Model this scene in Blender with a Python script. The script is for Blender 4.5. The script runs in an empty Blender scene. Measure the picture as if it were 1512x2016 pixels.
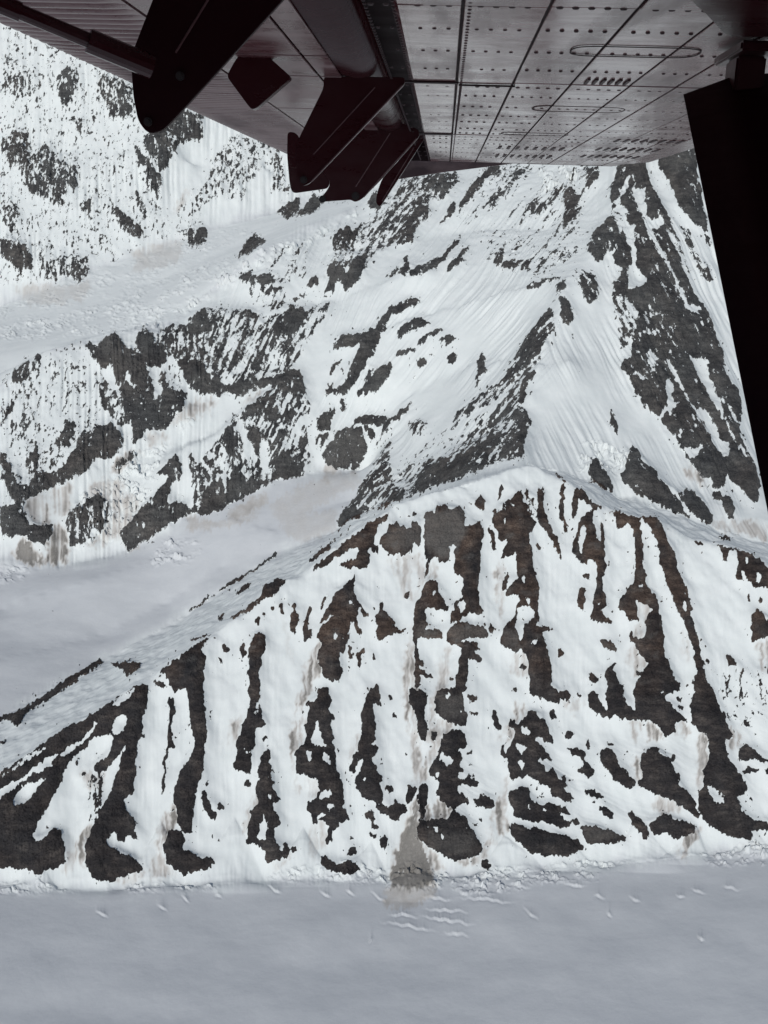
import bpy, bmesh, math, random
import numpy as np
from mathutils import Matrix, Vector

random.seed(7)
scene = bpy.context.scene
col = scene.collection

# ------------------------------------------------------------------ camera
CZ = 1000.0                      # camera height above the glacier, metres
FPX = 2000.0                     # focal length in pixels of a 1512 x 2016 frame
PITCH = math.atan2(563.0, FPX)   # downward tilt
cam_d = bpy.data.cameras.new('camera')
cam_d.sensor_fit = 'VERTICAL'
cam_d.sensor_height = 24.0
cam_d.lens = 24.0 * FPX / 2016.0
cam_d.clip_start = 0.05
cam_d.clip_end = 60000.0
cam = bpy.data.objects.new('camera', cam_d)
cam.location = (0, 0, CZ)
cam.rotation_euler = (math.pi / 2 - PITCH, 0, 0)
col.objects.link(cam)
scene.camera = cam

# ------------------------------------------------------------------ sky and sun
SUN_EL = math.radians(29.5)
SUN_AZ = math.radians(-20.0)      # to the right of straight behind the camera
world = bpy.data.worlds.new('World')
scene.world = world
world.use_nodes = True
wn = world.node_tree
wn.nodes.clear()
sky = wn.nodes.new('ShaderNodeTexSky')
sky.sky_type = 'NISHITA'
sky.sun_disc = False
sky.sun_elevation = SUN_EL
sky.sun_rotation = math.pi - SUN_AZ
sky.altitude = 2000.0
sky.air_density = 1.0
sky.dust_density = 1.0
bg = wn.nodes.new('ShaderNodeBackground')
bg.inputs['Strength'].default_value = 0.06
wo = wn.nodes.new('ShaderNodeOutputWorld')
wn.links.new(sky.outputs[0], bg.inputs[0])
wn.links.new(bg.outputs[0], wo.inputs[0])

sun_d = bpy.data.lights.new('sun', 'SUN')
sun_d.energy = 2.6
sun_d.angle = math.radians(0.5)
sun_d.color = (1.0, 0.98, 0.945)
sun = bpy.data.objects.new('sun', sun_d)
to_sun = Vector((math.sin(SUN_AZ) * math.cos(SUN_EL), -math.cos(SUN_AZ) * math.cos(SUN_EL), math.sin(SUN_EL)))
sun.rotation_euler = to_sun.to_track_quat('Z', 'Y').to_euler()
sun.location = (200, -300, 1400)
col.objects.link(sun)

scene.view_settings.view_transform = 'Standard'
scene.view_settings.look = 'None'
scene.view_settings.gamma = 1.0
scene.view_settings.use_curve_mapping = False
scene.view_settings.exposure = -0.1
scene.cycles.max_bounces = 8
scene.cycles.diffuse_bounces = 3
scene.cycles.glossy_bounces = 4

# ------------------------------------------------------------------ numeric helpers
f32 = np.float32
cp, sp = math.cos(PITCH), math.sin(PITCH)

def project(x, y, z):
    """world -> pixel of the 1512 x 2016 frame"""
    dz = z - CZ
    zc = y * cp - dz * sp
    yc = y * sp + dz * cp
    return 756.0 + FPX * x / zc, 1008.0 - FPX * yc / zc

def ray(px, py):
    a = (px - 756.0) / FPX
    b = (1008.0 - py) / FPX
    return np.array([a, cp + b * sp, -sp + b * cp])

def at_Y(px, py, Y):
    r = ray(px, py)
    k = Y / r[1]
    return r[0] * k, Y, CZ + r[2] * k

def at_z(px, py, z):
    r = ray(px, py)
    k = (z - CZ) / r[2]
    return r[0] * k, r[1] * k, z

def at_face(px, py, slope=0.78, y0=1412.0):
    """point on the plane of the near mountain's wall: z = slope * (Y - y0)"""
    r = ray(px, py)
    k = (CZ + slope * y0) / (slope * r[1] - r[2])
    return r[0] * k, r[1] * k, CZ + r[2] * k

_prng = np.random.RandomState(11)
_perm = _prng.permutation(512)
_perm = np.concatenate([_perm, _perm]).astype(np.int32)
_ang = _prng.rand(512).astype(f32) * 2 * np.pi
_gx, _gy = np.cos(_ang), np.sin(_ang)

def perlin(x, y, seed=0):
    x = np.asarray(x, f32) + f32(seed * 17.31)
    y = np.asarray(y, f32) + f32(seed * 9.77)
    x0 = np.floor(x); y0 = np.floor(y)
    fx = x - x0; fy = y - y0
    xi = x0.astype(np.int32) & 511; yi = y0.astype(np.int32) & 511
    xj = (xi + 1) & 511; yj = (yi + 1) & 511
    u = fx * fx * fx * (fx * (fx * 6 - 15) + 10)
    v = fy * fy * fy * (fy * (fy * 6 - 15) + 10)
    def g(ix, iy, dx, dy):
        h = _perm[_perm[ix] + iy] & 511
        return _gx[h] * dx + _gy[h] * dy
    a = g(xi, yi, fx, fy); b = g(xj, yi, fx - 1, fy)
    c = g(xi, yj, fx, fy - 1); d = g(xj, yj, fx - 1, fy - 1)
    a += u * (b - a); c += u * (d - c)
    return (a + v * (c - a)) * f32(1.5)

def fbm(x, y, octaves=4, seed=0, gain=0.5):
    s = 0; amp = 1.0; fr = 1.0; tot = 0
    for o in range(octaves):
        s = s + perlin(x * fr, y * fr, seed + o) * amp
        tot += amp; amp *= gain; fr *= 2.03
    return s / tot

def ridged(x, y, octaves=4, seed=0):
    s = 0; amp = 1.0; fr = 1.0; tot = 0
    for o in range(octaves):
        s = s + (1 - np.abs(perlin(x * fr, y * fr, seed + o)) * 2) * amp
        tot += amp; amp *= 0.5; fr *= 2.03
    return s / tot

def cells(x, y, seed=0):
    """distance to the nearest jittered point and that point's random value"""
    x = np.asarray(x, f32); y = np.asarray(y, f32)
    x0 = np.floor(x).astype(np.int32); y0 = np.floor(y).astype(np.int32)
    best = np.full(x.shape, 9.0, f32); sec = best.copy(); val = np.zeros(x.shape, f32)
    for i in (-1, 0, 1):
        for j in (-1, 0, 1):
            h = _perm[_perm[(x0 + i + seed * 31) & 511] + ((y0 + j) & 511)] & 511
            qx = x0 + i + (_gx[h] * 0.4 + 0.5); qy = y0 + j + (_gy[h] * 0.4 + 0.5)
            d = (qx - x) ** 2 + (qy - y) ** 2
            cl = d < best
            sec = np.where(cl, best, np.minimum(sec, d))
            val = np.where(cl, (h & 255) / f32(255), val)
            best = np.where(cl, d, best)
    return np.sqrt(best), np.sqrt(sec), val

def box_blur(a, r):
    if r < 1:
        return a
    for ax in (0, 1):
        p = np.pad(a, [(r + 1, r) if k == ax else (0, 0) for k in (0, 1)], mode='edge')
        c = np.cumsum(p, axis=ax, dtype=np.float64)
        n = a.shape[ax]
        if ax == 0:
            a = ((c[2 * r + 1:2 * r + 1 + n] - c[:n]) / (2 * r + 1)).astype(f32)
        else:
            a = ((c[:, 2 * r + 1:2 * r + 1 + n] - c[:, :n]) / (2 * r + 1)).astype(f32)
    return a

def blur(a, r):
    return box_blur(box_blur(a, r), r)

# raster of the frame with a margin, so that ground just outside it is described too
MX, MY = 120, 40
RW, RH = 1512 + 2 * MX, 2016 + 2 * MY

def poly_mask(pts):
    """(slices, mask) of a polygon given in frame pixels"""
    p = np.array(pts, float) + (MX, MY)
    x0 = max(int(p[:, 0].min()), 0); x1 = min(int(p[:, 0].max()) + 2, RW)
    y0 = max(int(p[:, 1].min()), 0); y1 = min(int(p[:, 1].max()) + 2, RH)
    if x1 <= x0 or y1 <= y0:
        return None
    out = np.zeros((y1 - y0, x1 - x0), bool)
    xs = np.arange(x0, x1) + 0.5
    q = np.roll(p, -1, axis=0)
    for r, yy in enumerate(np.arange(y0, y1) + 0.5):
        hit = (p[:, 1] > yy) != (q[:, 1] > yy)
        if not hit.any():
            continue
        a, b = p[hit], q[hit]
        xc = np.sort(a[:, 0] + (yy - a[:, 1]) / (b[:, 1] - a[:, 1]) * (b[:, 0] - a[:, 0]))
        out[r] = (np.searchsorted(xc, xs) & 1) == 1
    return (slice(y0, y1), slice(x0, x1)), out

def paint(layer, pts, val):
    m = poly_mask(pts)
    if m:
        layer[m[0]][m[1]] = val

def sample(layer, px, py):
    x = np.clip(px + MX - 0.5, 0, RW - 1.001); y = np.clip(py + MY - 0.5, 0, RH - 1.001)
    x0 = x.astype(np.int32); y0 = y.astype(np.int32)
    fx = (x - x0).astype(f32); fy = (y - y0).astype(f32)
    a = layer[y0, x0]; b = layer[y0, x0 + 1]; c = layer[y0 + 1, x0]; d = layer[y0 + 1, x0 + 1]
    a = a + fx * (b - a); c = c + fx * (d - c)
    return a + fy * (c - a)

def parse(s, ox=0.0, oy=0.0, k=1.0):
    out = []
    for t in s.split():
        x, y = t.split(',')
        out.append((ox + float(x) / k, oy + float(y) / k))
    return out
# ------------------------------------------------------------------ where rock shows through the snow
# Survey of the outcrops, sheet by sheet: R rock, S snow, M<value> a mix of both.
SHEETS = []
SHEETS.append((0, 50, 3.36, '''
M-0.55 0,-60 1344,-60 1344,1500 1000,1400 880,1500 600,1640 300,1720 80,1700 0,1760
M-0.1 0,180 300,330 280,410 170,480 100,500 0,430
M0.45 380,330 440,280 520,310 510,430 430,540 390,470
M0.28 60,740 100,680 180,720 220,880 290,760 380,880 520,950 500,1070 440,1060 430,1180 380,1220 320,1150 190,1100 150,990 100,930 0,900 0,760
M0.3 480,600 550,620 540,720 500,700
M0.25 640,370 680,320 870,400 900,620 820,620 730,600 690,480
M0.45 880,770 960,860 1080,1020 1040,1140 980,1050 920,900
M0.55 950,730 1110,650 1210,560 1344,600 1344,740 1190,780 1130,930 1060,970 960,800
S 1190,790 1344,750 1344,1000 1250,1080 1140,1270 1090,1240 1080,980
M0.7 0,1410 150,1450 220,1520 210,1600 140,1640 60,1560 0,1540
M0.15 250,1550 420,1530 610,1540 590,1620 510,1720 480,1660 300,1650
M0.6 530,1170 590,1140 620,1190 590,1250 540,1220
M0.4 730,1170 790,1210 880,1290 950,1350 930,1410 830,1370 760,1260
M0.5 1200,1370 1344,1340 1344,1450 1260,1450
M0.3 890,1090 940,1130 990,1300 900,1200
M0.1 0,1200 120,1180 130,1380 60,1360 0,1240
R 600,1330 660,1350 620,1370
'''))
SHEETS.append((370, 240, 3.78, '''
M-0.2 160,280 350,80 700,200 740,500 600,540 640,300 480,420 400,600 250,560 100,620 0,640 130,460
M-0.6 760,-100 1512,-100 1512,500 1100,640 900,520 760,500
R 340,1020 500,820 585,890 480,970
R 650,670 700,630 830,560 830,640 800,710 730,720
R 800,710 940,530 1010,600 930,680
M0.55 0,800 160,790 130,910 0,910
R 670,560 750,460 760,510
M-0.5 540,1000 680,940 900,870 880,1170 560,1100
M-0.35 350,1100 760,1130 780,1340 600,1440 500,1350
M-0.1 1100,900 1512,600 1512,900 1300,1100 1060,1050
R 370,1170 440,1130 500,1150 490,1210 430,1210
R 500,1140 600,1140 650,1170 560,1230
R 560,1270 650,1220 730,1240 620,1290
M0.35 610,1350 740,1300 700,1390 610,1390
R 870,1220 960,1130 980,1200 930,1240
R 1040,1060 1130,1040 1180,1120 1160,1220 1100,1180 1090,1260 1000,1290 1040,1180
R 1190,1100 1230,1020 1330,990 1340,1070 1250,1200 1150,1270
M0.6 1050,850 1200,770 1260,860 1160,940 1080,960
R 1310,620 1400,520 1512,640 1512,700 1380,650
R 820,1280 880,1270 900,1290 840,1300
R 770,1330 800,1300 830,1330
'''))
SHEETS.append((740, 320, 3.78, '''
M-0.62 830,-100 1600,-100 1512,700 1180,860 900,800 840,720 700,500 600,400
M0.1 200,110 600,70 620,110 560,240 400,300 400,400 290,480 270,600 140,610 60,640 0,700 0,350 100,240
R 370,110 470,80 610,70 580,120 480,90 550,160 540,220 480,245 400,200 350,220
M0.75 270,300 320,280 400,360 370,430 290,470 300,520 260,600 150,610 180,520 230,420 270,400
R 600,380 640,290 720,150 840,30 930,20 900,70 830,130 700,280 650,320
R 430,495 520,400 540,330 600,280 590,350 570,400 500,450
R 690,385 760,340 850,295 830,320 720,375
R 50,870 130,800 210,760 210,690 240,700 250,790 370,750 520,670 570,600 650,540 620,600 560,660 530,720 430,790 360,840 260,850 180,830 90,850
M0.6 530,770 600,700 640,650 720,610 680,660 620,720 690,710 600,780 540,810
M0.3 840,720 1000,560 1050,480 1010,540 940,660 960,740 1100,720 1190,690 1130,800 1040,780 920,790
M-0.1 1080,310 1190,270 1400,160 1290,380 1080,400
M-0.15 930,20 1150,20 1000,230 830,300 830,260
M-0.3 1180,860 1160,700 1512,300 1512,700
'''))
SHEETS.append((1112, 320, 3.78, '''
M0.6 -10,200 60,180 100,300 -10,500
M0.7 390,-300 600,-300 600,20 650,180 740,340 850,580 960,880 1080,1130 1180,1430 1200,1512 490,1512 500,1420 500,1300 560,1150 480,1020 330,990 350,960 300,900 240,850 380,760 290,760 240,750 180,650 165,600 240,490 370,380 330,240 390,20
M0.75 700,-300 1100,-300 980,40 1070,510 1010,490 940,430 860,340 800,190 780,120 700,40
M0.2 860,480 900,470 960,620 1030,740 1110,800 1130,870 1060,900 980,780 900,600
S 500,180 540,200 600,190 580,320 620,300 600,400 690,430 720,400 740,430 700,500 650,500 600,420 570,380 520,260
S 600,430 640,490 700,620 760,720 830,860 880,980 910,1050 1000,1080 1020,1110 930,1110 890,1070 850,960 780,800 690,650 620,520
S 740,430 800,540 860,660 920,800 990,960 1060,1070 1040,1080 960,960 880,780 830,640 760,500
S 410,380 450,400 480,460 520,460 510,550 530,680 520,780 570,820 610,860 590,910 510,940 480,930 470,830 500,740 500,660 460,540 430,470
S 240,760 400,610 420,580 340,700 380,760 440,800 360,900 380,960 320,970 250,870 170,740
M-0.4 350,360 420,300 480,370 490,400 450,390 400,380 430,430 420,540 390,480
M0.2 60,800 150,800 250,870 260,980 190,1070 130,980
M-0.1 340,990 520,1000 560,1150 520,1250 480,1300 470,1400 410,1390 390,1200 340,1100
M-0.6 580,1040 620,1130 700,1120 760,1160 710,1140 640,1130 620,1230 690,1270 680,1380 700,1480 650,1460 620,1330 600,1200
M0.6 150,180 170,40 260,30 250,100 200,170 110,240 80,250
R 0,1010 40,1050 70,1160 40,1210 60,1300 70,1335 40,1290 40,1210 0,1200
R 1040,540 1070,540 1090,640 1060,600
S 750,1270 800,1340 830,1420 780,1380
S 920,1340 980,1340 950,1440 1070,1480 1060,1512 980,1512 930,1450
S 475,90 500,80 450,200 400,300 380,290 440,170
'''))
SHEETS.append((1112, 660, 3.78, '''
M0.85 490,30 540,0 1060,0 1130,160 1200,290 1300,420 1310,470 1310,550 1300,690 1360,860 1430,990 1460,1134 1400,1134 1300,1110 1210,1010 1190,1134 1100,1134 1100,1050 1040,1060 960,980 870,860 760,680 690,600 620,580 560,470 500,380 470,300 420,260 430,180 490,170 510,100
M0.4 410,0 470,20 450,110 400,60
M-0.5 600,140 690,90 690,240 700,300 660,270 620,200
S 740,140 760,210 830,340 880,430 960,540 1030,660 1090,760 1130,860 1190,910 1240,860 1230,810 1150,760 1120,660 1050,560 970,540 900,430 880,380 810,240
S 920,150 1060,190 1070,290 1110,390 1170,550 1220,690 1280,790 1360,900 1400,990 1350,920 1240,760 1180,630 1090,480 1030,380 960,240
S 740,350 780,320 800,360 800,470 870,500 800,550 750,570 740,640 700,610 770,500 760,420
S 880,830 960,850 1020,830 970,910 920,890
S 870,690 890,680 850,760 840,740
M-0.8 480,300 530,265 590,310 590,370 540,290
S 1220,520 1250,570 1300,640 1290,680 1240,600
R 330,540 360,550 400,700 400,750 340,640
R 170,970 240,910 300,1000 350,1100 350,1134 230,1100
M0.55 460,960 500,800 560,880 620,980 700,1060 740,1134 600,1134 500,1080 400,1040 430,1020
S 530,990 580,1000 540,1030
'''))
SHEETS.append((740, 540, 3.78, '''
M0.02 1400,0 1430,60 1350,180 1310,240 1350,400 1240,560 1200,720 1100,940 1140,1050 1160,1110 1110,1250 1110,1370 850,1420 500,1560 160,1700 0,1739 0,1560 340,1350 560,1060 700,950 930,780 1100,480 1280,270
M-0.35 0,1540 340,1300 560,1080 860,880 900,1000 600,1280 300,1500 0,1650
M0.6 300,1480 500,1380 640,1330 750,1290 900,1140 930,1200 830,1330 800,1400 830,1420 650,1520 500,1560 330,1630 300,1560
M0.6 20,1680 150,1580 210,1590 180,1680 60,1720
M0.6 1000,1060 1080,1010 1140,1060 1150,1120 1100,1250 1100,1350 980,1370 900,1350 1080,1180 1040,1090
R 930,1140 980,1080 1010,1100 960,1140
R 640,1020 710,970 740,1000 690,1050
R 640,1130 700,1100 690,1130
M0.5 1060,540 1240,300 1310,260 1340,400 1260,490 1210,680 1090,930 1050,900 1180,640 1020,640
R 70,290 110,240 190,210 280,185 350,190 320,220 220,260 180,300 100,290
R 150,440 200,370 280,330 350,325 420,370 310,400 220,450 170,485 160,460
R 300,540 330,480 420,420 470,400 520,400 480,430 400,480 350,530
R 450,490 510,450 600,475 540,520 510,530 490,490
R 130,600 180,560 270,540 300,560 230,610 160,620
R 300,650 340,610 380,650 360,690 310,700
R 390,600 420,585 430,610 400,625
R 525,620 570,590 615,620 560,665 530,660
R 750,640 800,580 820,640 800,700 840,710 770,770 740,790
R 710,855 770,790 800,800 760,830
R 0,380 60,300 80,320 70,400 0,480
R 0,480 30,410 50,430 0,520
R 0,720 70,680 120,650 110,750 0,830
R 260,790 290,750 310,770
R 110,1080 180,1010 290,935 220,1040 150,1105 120,1100
R 0,1050 50,1090 40,1130 0,1130
R 50,1130 90,1080 130,1140 60,1200 0,1290 20,1220
M0.15 240,1110 330,1070 400,1120 330,1190 250,1210
R 1100,110 1180,50 1290,30 1380,10 1370,45 1250,70 1180,110
R 1360,180 1400,150 1450,220 1470,340 1440,370 1390,350 1370,260
R 1450,460 1475,500 1455,480
R 1330,110 1400,40 1420,100 1390,130
'''))
SHEETS.append((370, 580, 3.78, '''
M0.05 0,170 170,90 430,110 580,160 720,130 760,80 880,100 1050,50 1080,80 960,250 780,550 620,590 460,640 300,690 200,740 100,750 0,680
R 0,170 130,120 160,210 140,270 80,290 30,270
R 700,140 860,90 880,180 800,270 640,320 600,300 680,200
R 0,560 150,590 230,650 300,680 450,640 650,600 760,560 840,560 840,620 640,690 540,690 470,720 390,780 320,720 210,780 190,720 100,750 0,680
R 490,490 560,560 480,560
R 440,180 500,130 510,190
M0.05 420,850 600,720 840,560 880,700 920,830 900,950 900,1130 930,1200 840,1350 620,1400 450,1500 130,1640 30,1600 60,1280 200,1100 330,900
R 420,850 590,720 640,760 680,850 700,920 580,950 530,900 450,900
R 690,640 840,560 870,660 850,720 700,750 680,690
R 380,940 330,1000 380,1120 340,1220 270,1150 250,1060 330,950
R 470,980 540,1000 540,1140 510,1210 480,1130
R 60,1460 230,1390 300,1450 340,1300 380,1290 440,1390 600,1380 520,1460 400,1500 250,1610 90,1650 40,1600
R 640,1240 720,1130 760,1230 800,1260 900,1250 860,1350 800,1360 620,1380
S 360,950 400,940 440,1050 500,1200 500,1260 440,1180
S 540,1080 590,1090 600,1330 560,1330 530,1220
R 1050,440 1100,340 1160,290 1280,290 1370,250 1430,270 1440,310 1380,440 1300,560 1230,680 1190,740 1010,740 1080,650 1080,720 1160,650 1230,480 1300,360 1210,390 1130,400
R 1400,220 1470,140 1512,90 1512,180 1450,250
R 1290,640 1350,560 1512,500 1512,600 1400,720 1260,770 1260,710 1330,640
R 1040,580 1090,510 1140,470 1130,510 1050,610
R 950,990 980,900 1080,840 1110,890 1060,930 1050,1010 960,1010
R 1130,790 1170,770 1170,890 1130,850
R 1100,1020 1190,980 1300,990 1320,1060 1340,1140 1310,1210 1270,1300 1200,1310 1100,1300 1030,1260 1000,1200 1020,1140 1080,1090
R 1310,960 1400,1030 1390,1090 1330,1050
R 1190,960 1300,900 1420,900 1512,930 1512,980 1380,970
M0.2 930,1050 1100,1020 1000,1130 960,1160
M0.2 1120,1720 1130,1640 1200,1550 1400,1220 1512,1000 1512,1580 1350,1620 1200,1700
'''))
SHEETS.append((0, 640, 3.78, '''
M-0.5 0,470 330,200 600,110 660,130 760,330 750,560 740,780 600,800 520,960 300,1100 210,1250 0,1350
M0.1 0,640 60,600 110,590 60,700 0,780
M0.1 180,600 210,480 240,620 270,700 170,790 140,740
M0.2 400,880 510,690 560,740 520,900 440,1040 360,1080
M0.3 190,900 205,800 215,960 290,880 290,1000 220,1120 190,1060
R 0,900 40,1000 100,1090 130,1200 210,1180 300,1080 370,1090 450,1070 540,930 610,800 680,790 740,760 820,720 900,800 930,860 900,930 840,990 700,1000 660,1080 530,1150 390,1210 330,1240 210,1290 180,1330 210,1480 400,1480 390,1560 330,1640 230,1620 190,1570 100,1570 0,1560 0,1360 110,1330 60,1220 0,1150
S 190,1310 260,1270 330,1250 390,1480 290,1490 230,1450
R 650,110 700,150 740,130 840,50 900,100 940,170 1030,210 1100,310 1130,440 1160,590 1100,640 1100,790 990,910 980,760 930,640 860,400 850,320 770,320 720,280 650,220
M0.15 770,380 880,520 950,660 980,740 900,760 830,680 750,600 750,480
S 950,330 990,440 1090,580 1000,470 940,400
R 1030,40 1090,20 1140,50 1130,130 1250,220 1230,280 1150,320 1110,310 1040,230 1000,170
R 1160,360 1230,330 1250,480 1390,490 1370,600 1310,690 1230,780 1110,790 1100,650 1160,560 1210,500
S 1110,310 1220,300 1170,400 1160,560 1130,450
M-0.2 1250,280 1400,460 1260,480
M0.1 1250,0 1512,0 1512,480 1400,450 1300,260 1130,130 1150,60
R 1370,230 1512,300 1512,480 1430,470 1330,300
R 1320,30 1400,0 1512,0 1512,60 1400,70
M0.4 500,1380 620,1320 720,1240 800,1300 830,1400 740,1560 640,1620 520,1650 490,1480
M-0.1 960,920 1060,940 1000,1000 900,1080 820,1090
R 1310,950 1340,1010 1360,1100 1330,1200 1250,1330 1300,1310 1360,1330 1440,1380 1512,1390 1440,1400 1250,1490 1100,1600 940,1690 900,1580 900,1530 1000,1420 1150,1260 1260,1130 1160,1110 1230,1040
S 1280,1180 1340,1140 1420,1190 1430,1340 1380,1330 1330,1280 1250,1330
S 1060,1520 1075,1460 1085,1500
M0.3 1420,930 1450,1000 1512,1150 1512,1390 1440,1380 1440,1200 1400,1020
M0.1 0,420 90,320 170,280 330,190 300,300 180,420 60,460
'''))
SHEETS.append((740, 900, 3.78, '''
R 40,600 70,560 100,490 130,510 160,470 190,530 210,500 240,560 270,470 330,520 335,640 310,670 285,620 275,700 200,730 130,720 80,720 30,610
R 360,420 400,400 440,430 450,360 520,360 560,400 610,360 660,400 670,500 680,520 780,470 800,560 790,620 780,750 770,900 770,1100 810,1140 790,1170 700,1160 640,1200 560,1240 545,1290 620,1220 720,1250 790,1260 840,1320 820,1350 700,1350 620,1370 640,1380 760,1380 770,1430 710,1450 790,1490 780,1530 680,1500 680,1600 690,1660 600,1660 610,1530 640,1410 580,1400 530,1380 540,1280 560,1160 590,1080 640,1040 650,950 640,880 590,870 580,800 600,650 560,660 550,780 490,790 440,740 400,800 365,920 355,900 380,780 360,680
S 610,1090 660,1060 670,1110 630,1160
S 630,1220 680,1180 770,1190 700,1220 640,1235
S 735,1220 765,1220 765,1260 735,1260
S 670,400 780,360 780,430 700,510
R 360,950 400,920 460,930 470,990 490,1050 540,1110 530,1150 430,1130 370,1120 370,1200 380,1260 360,1290 430,1300 445,1270 500,1320 490,1350 310,1350 310,1420 310,1500 290,1480 275,1290 290,1120 350,1010
S 415,985 450,985 450,1025 420,1020
S 365,1000 385,990 385,1030
R 285,1300 310,1440 320,1500 320,1600 330,1700 285,1700 290,1500
R 0,1190 45,1065 55,1150 150,1230 110,1270 210,1280 215,1310 100,1325 40,1360 0,1350
R 210,1050 240,985 250,1030 230,1060
R 0,960 25,990 20,1005
M0.8 860,400 900,390 970,320 1020,300 1090,230 1110,330 1150,430 1190,480 1195,520 1130,570 1120,620 1030,720 930,770 930,740 960,640 980,590 940,640 910,590 880,510 860,450
R 820,520 860,540 890,620 895,700 870,690 860,600
M0.0 1100,230 1150,240 1190,330 1190,470 1130,430
R 1030,740 1110,600 1140,580 1160,680 1165,760 1180,850 1220,970 1210,1120 1215,1220 1190,1260 1240,1300 1280,1420 1300,1560 1300,1640 1300,1701 1140,1701 1140,1600 1130,1490 1085,1440 1090,1370 1100,1260 1170,1200 1170,1120 1110,1100 1060,1120 1040,1200 1050,1300 1085,1380 1070,1440 980,1430 930,1390 925,1330 960,1260 1030,1180 1070,1030 1020,1010 980,1030 970,1000 1050,910 1050,800
S 1085,880 1110,870 1110,920 1090,930
S 1155,1380 1210,1340 1190,1400 1165,1400
S 1100,1060 1150,1045 1155,1090
R 935,960 985,850 1000,870 970,980 935,980
R 1200,240 1240,230 1260,290 1250,380 1270,450 1340,590 1370,640 1370,700 1390,750 1370,750 1310,620 1240,530 1195,440
R 1370,240 1390,180 1430,240 1400,270 1400,440 1440,580 1400,560 1370,440
R 1470,260 1512,230 1512,380 1460,500 1450,380
R 1190,620 1250,690 1200,680
R 1460,690 1490,560 1512,540 1512,760 1470,740
R 1320,120 1340,115 1470,220 1440,210
R 835,1250 860,1235 895,1280 880,1315 840,1290
R 1200,1265 1290,1265 1295,1290 1240,1310
R 1325,1250 1365,1310 1350,1310
R 1350,1440 1390,1430 1390,1490 1360,1490
R 315,1510 370,1520 365,1560 320,1540
R 320,1590 420,1620 420,1650 350,1640
R 540,1650 590,1650 570,1680
R 1060,1560 1120,1550 1110,1590
R 920,300 930,190 945,220 930,320 890,390
R 270,410 300,410 300,440 265,440
R 730,320 790,290 810,320 800,400 740,370
R 670,350 710,330 720,360
'''))
SHEETS.append((1112, 900, 3.78, '''
R 70,230 130,250 200,330 300,370 260,400 270,480 300,560 300,800 280,970 300,1040 320,1120 250,1150 350,1210 355,1240 200,1220 205,1060 240,960 235,800 190,760 150,795 60,730 60,660 120,440 190,420 210,370 150,330 80,280
S 205,420 260,380 260,670 230,560
S 110,560 150,480 155,530 130,720 105,700
S 235,1100 265,1100 250,1115
R 560,450 640,450 690,450 710,490 750,540 750,600 820,700 840,850 900,960 930,1050 965,1160 930,1160 960,1250 1000,1380 1030,1560 1020,1620 970,1540 960,1450 910,1300 870,1200 800,1060 760,950 710,800 690,640 640,540 620,490 560,470
S 835,1000 855,1030 850,1050
S 880,1010 905,1020 890,1035
S 870,1060 890,1060 915,1140 895,1160
R 330,385 400,410 480,440 560,450 550,530 575,560 580,720 600,880 620,970 690,1060 690,1110 715,1200 740,1380 740,1460 800,1620 810,1701 510,1701 600,1600 620,1550 530,1420 520,1380 470,1340 490,1290 515,1330 580,1350 620,1270 580,1240 660,1130 520,1060 540,1180 565,1215 460,1210 450,1150 410,1150 400,1080 440,1010 500,940 530,850 520,640 510,540 470,490 400,545 380,450
S 545,940 585,950 580,985 555,980
R 120,880 180,865 190,905 125,905
R 110,970 150,965 160,1080 130,1120 190,1170 130,1150 105,1120 95,1060
R 250,1370 320,1360 380,1400 400,1440 370,1460 280,1410
R 165,1390 180,1400 170,1415
R 700,1005 720,1045 700,1045
R 1100,645 1210,670 1290,690 1400,730 1470,770 1512,830 1620,880 1620,1050 1512,970 1450,970 1400,970 1370,920 1300,920 1260,880 1290,800 1280,700 1230,690 1210,800 1180,770 1150,680
S 1300,830 1340,850 1350,930 1320,880
S 1340,740 1370,760 1370,830
S 1420,850 1460,880 1450,960 1420,930
R 1110,575 1200,590 1255,645 1170,610
R 1280,660 1360,685 1290,680
R 945,600 990,630 1040,650 1020,670 980,650
R 1000,690 1030,720 1010,720
R 1360,950 1390,1090 1355,1060
R 1400,1170 1430,1130 1512,1200 1600,1200 1600,1370 1512,1340 1390,1370 1385,1250
R 1430,1040 1470,1050 1460,1090 1440,1070
R 1200,1465 1240,1480 1290,1550 1260,1560 1310,1701 1270,1701
R 1340,1590 1400,1620 1470,1701 1370,1701
R 1480,1590 1512,1560 1600,1560 1600,1701 1475,1700
R 1030,1470 1100,1560 1050,1530
R 1130,1570 1210,1660 1150,1660
R 170,1630 205,1600 245,1660 230,1690
R 300,1620 345,1540 380,1600 400,1660 400,1701 310,1701
R 350,1520 385,1540 375,1565
R 400,140 430,110 500,170 560,250 600,310 540,290 460,210
M0.85 470,50 500,0 560,40 660,80 710,160 780,230 860,330 930,430 930,460 720,370 620,310 560,230 540,150 480,110
R 170,80 200,60 310,120 360,220 365,260 280,230 190,160
R 820,240 870,260 900,310 880,230 960,260 1020,330 1110,430 1090,510 1000,470 920,400
R 890,0 1300,0 1400,0 1410,100 1440,230 1440,340 1390,330 1340,250 1240,180 1190,110 1190,200 1150,240 1100,200 1090,140 1030,150 960,80
R 1090,270 1170,250 1160,290 1220,290 1260,330 1260,470 1220,460 1170,340 1110,300
'''))
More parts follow.
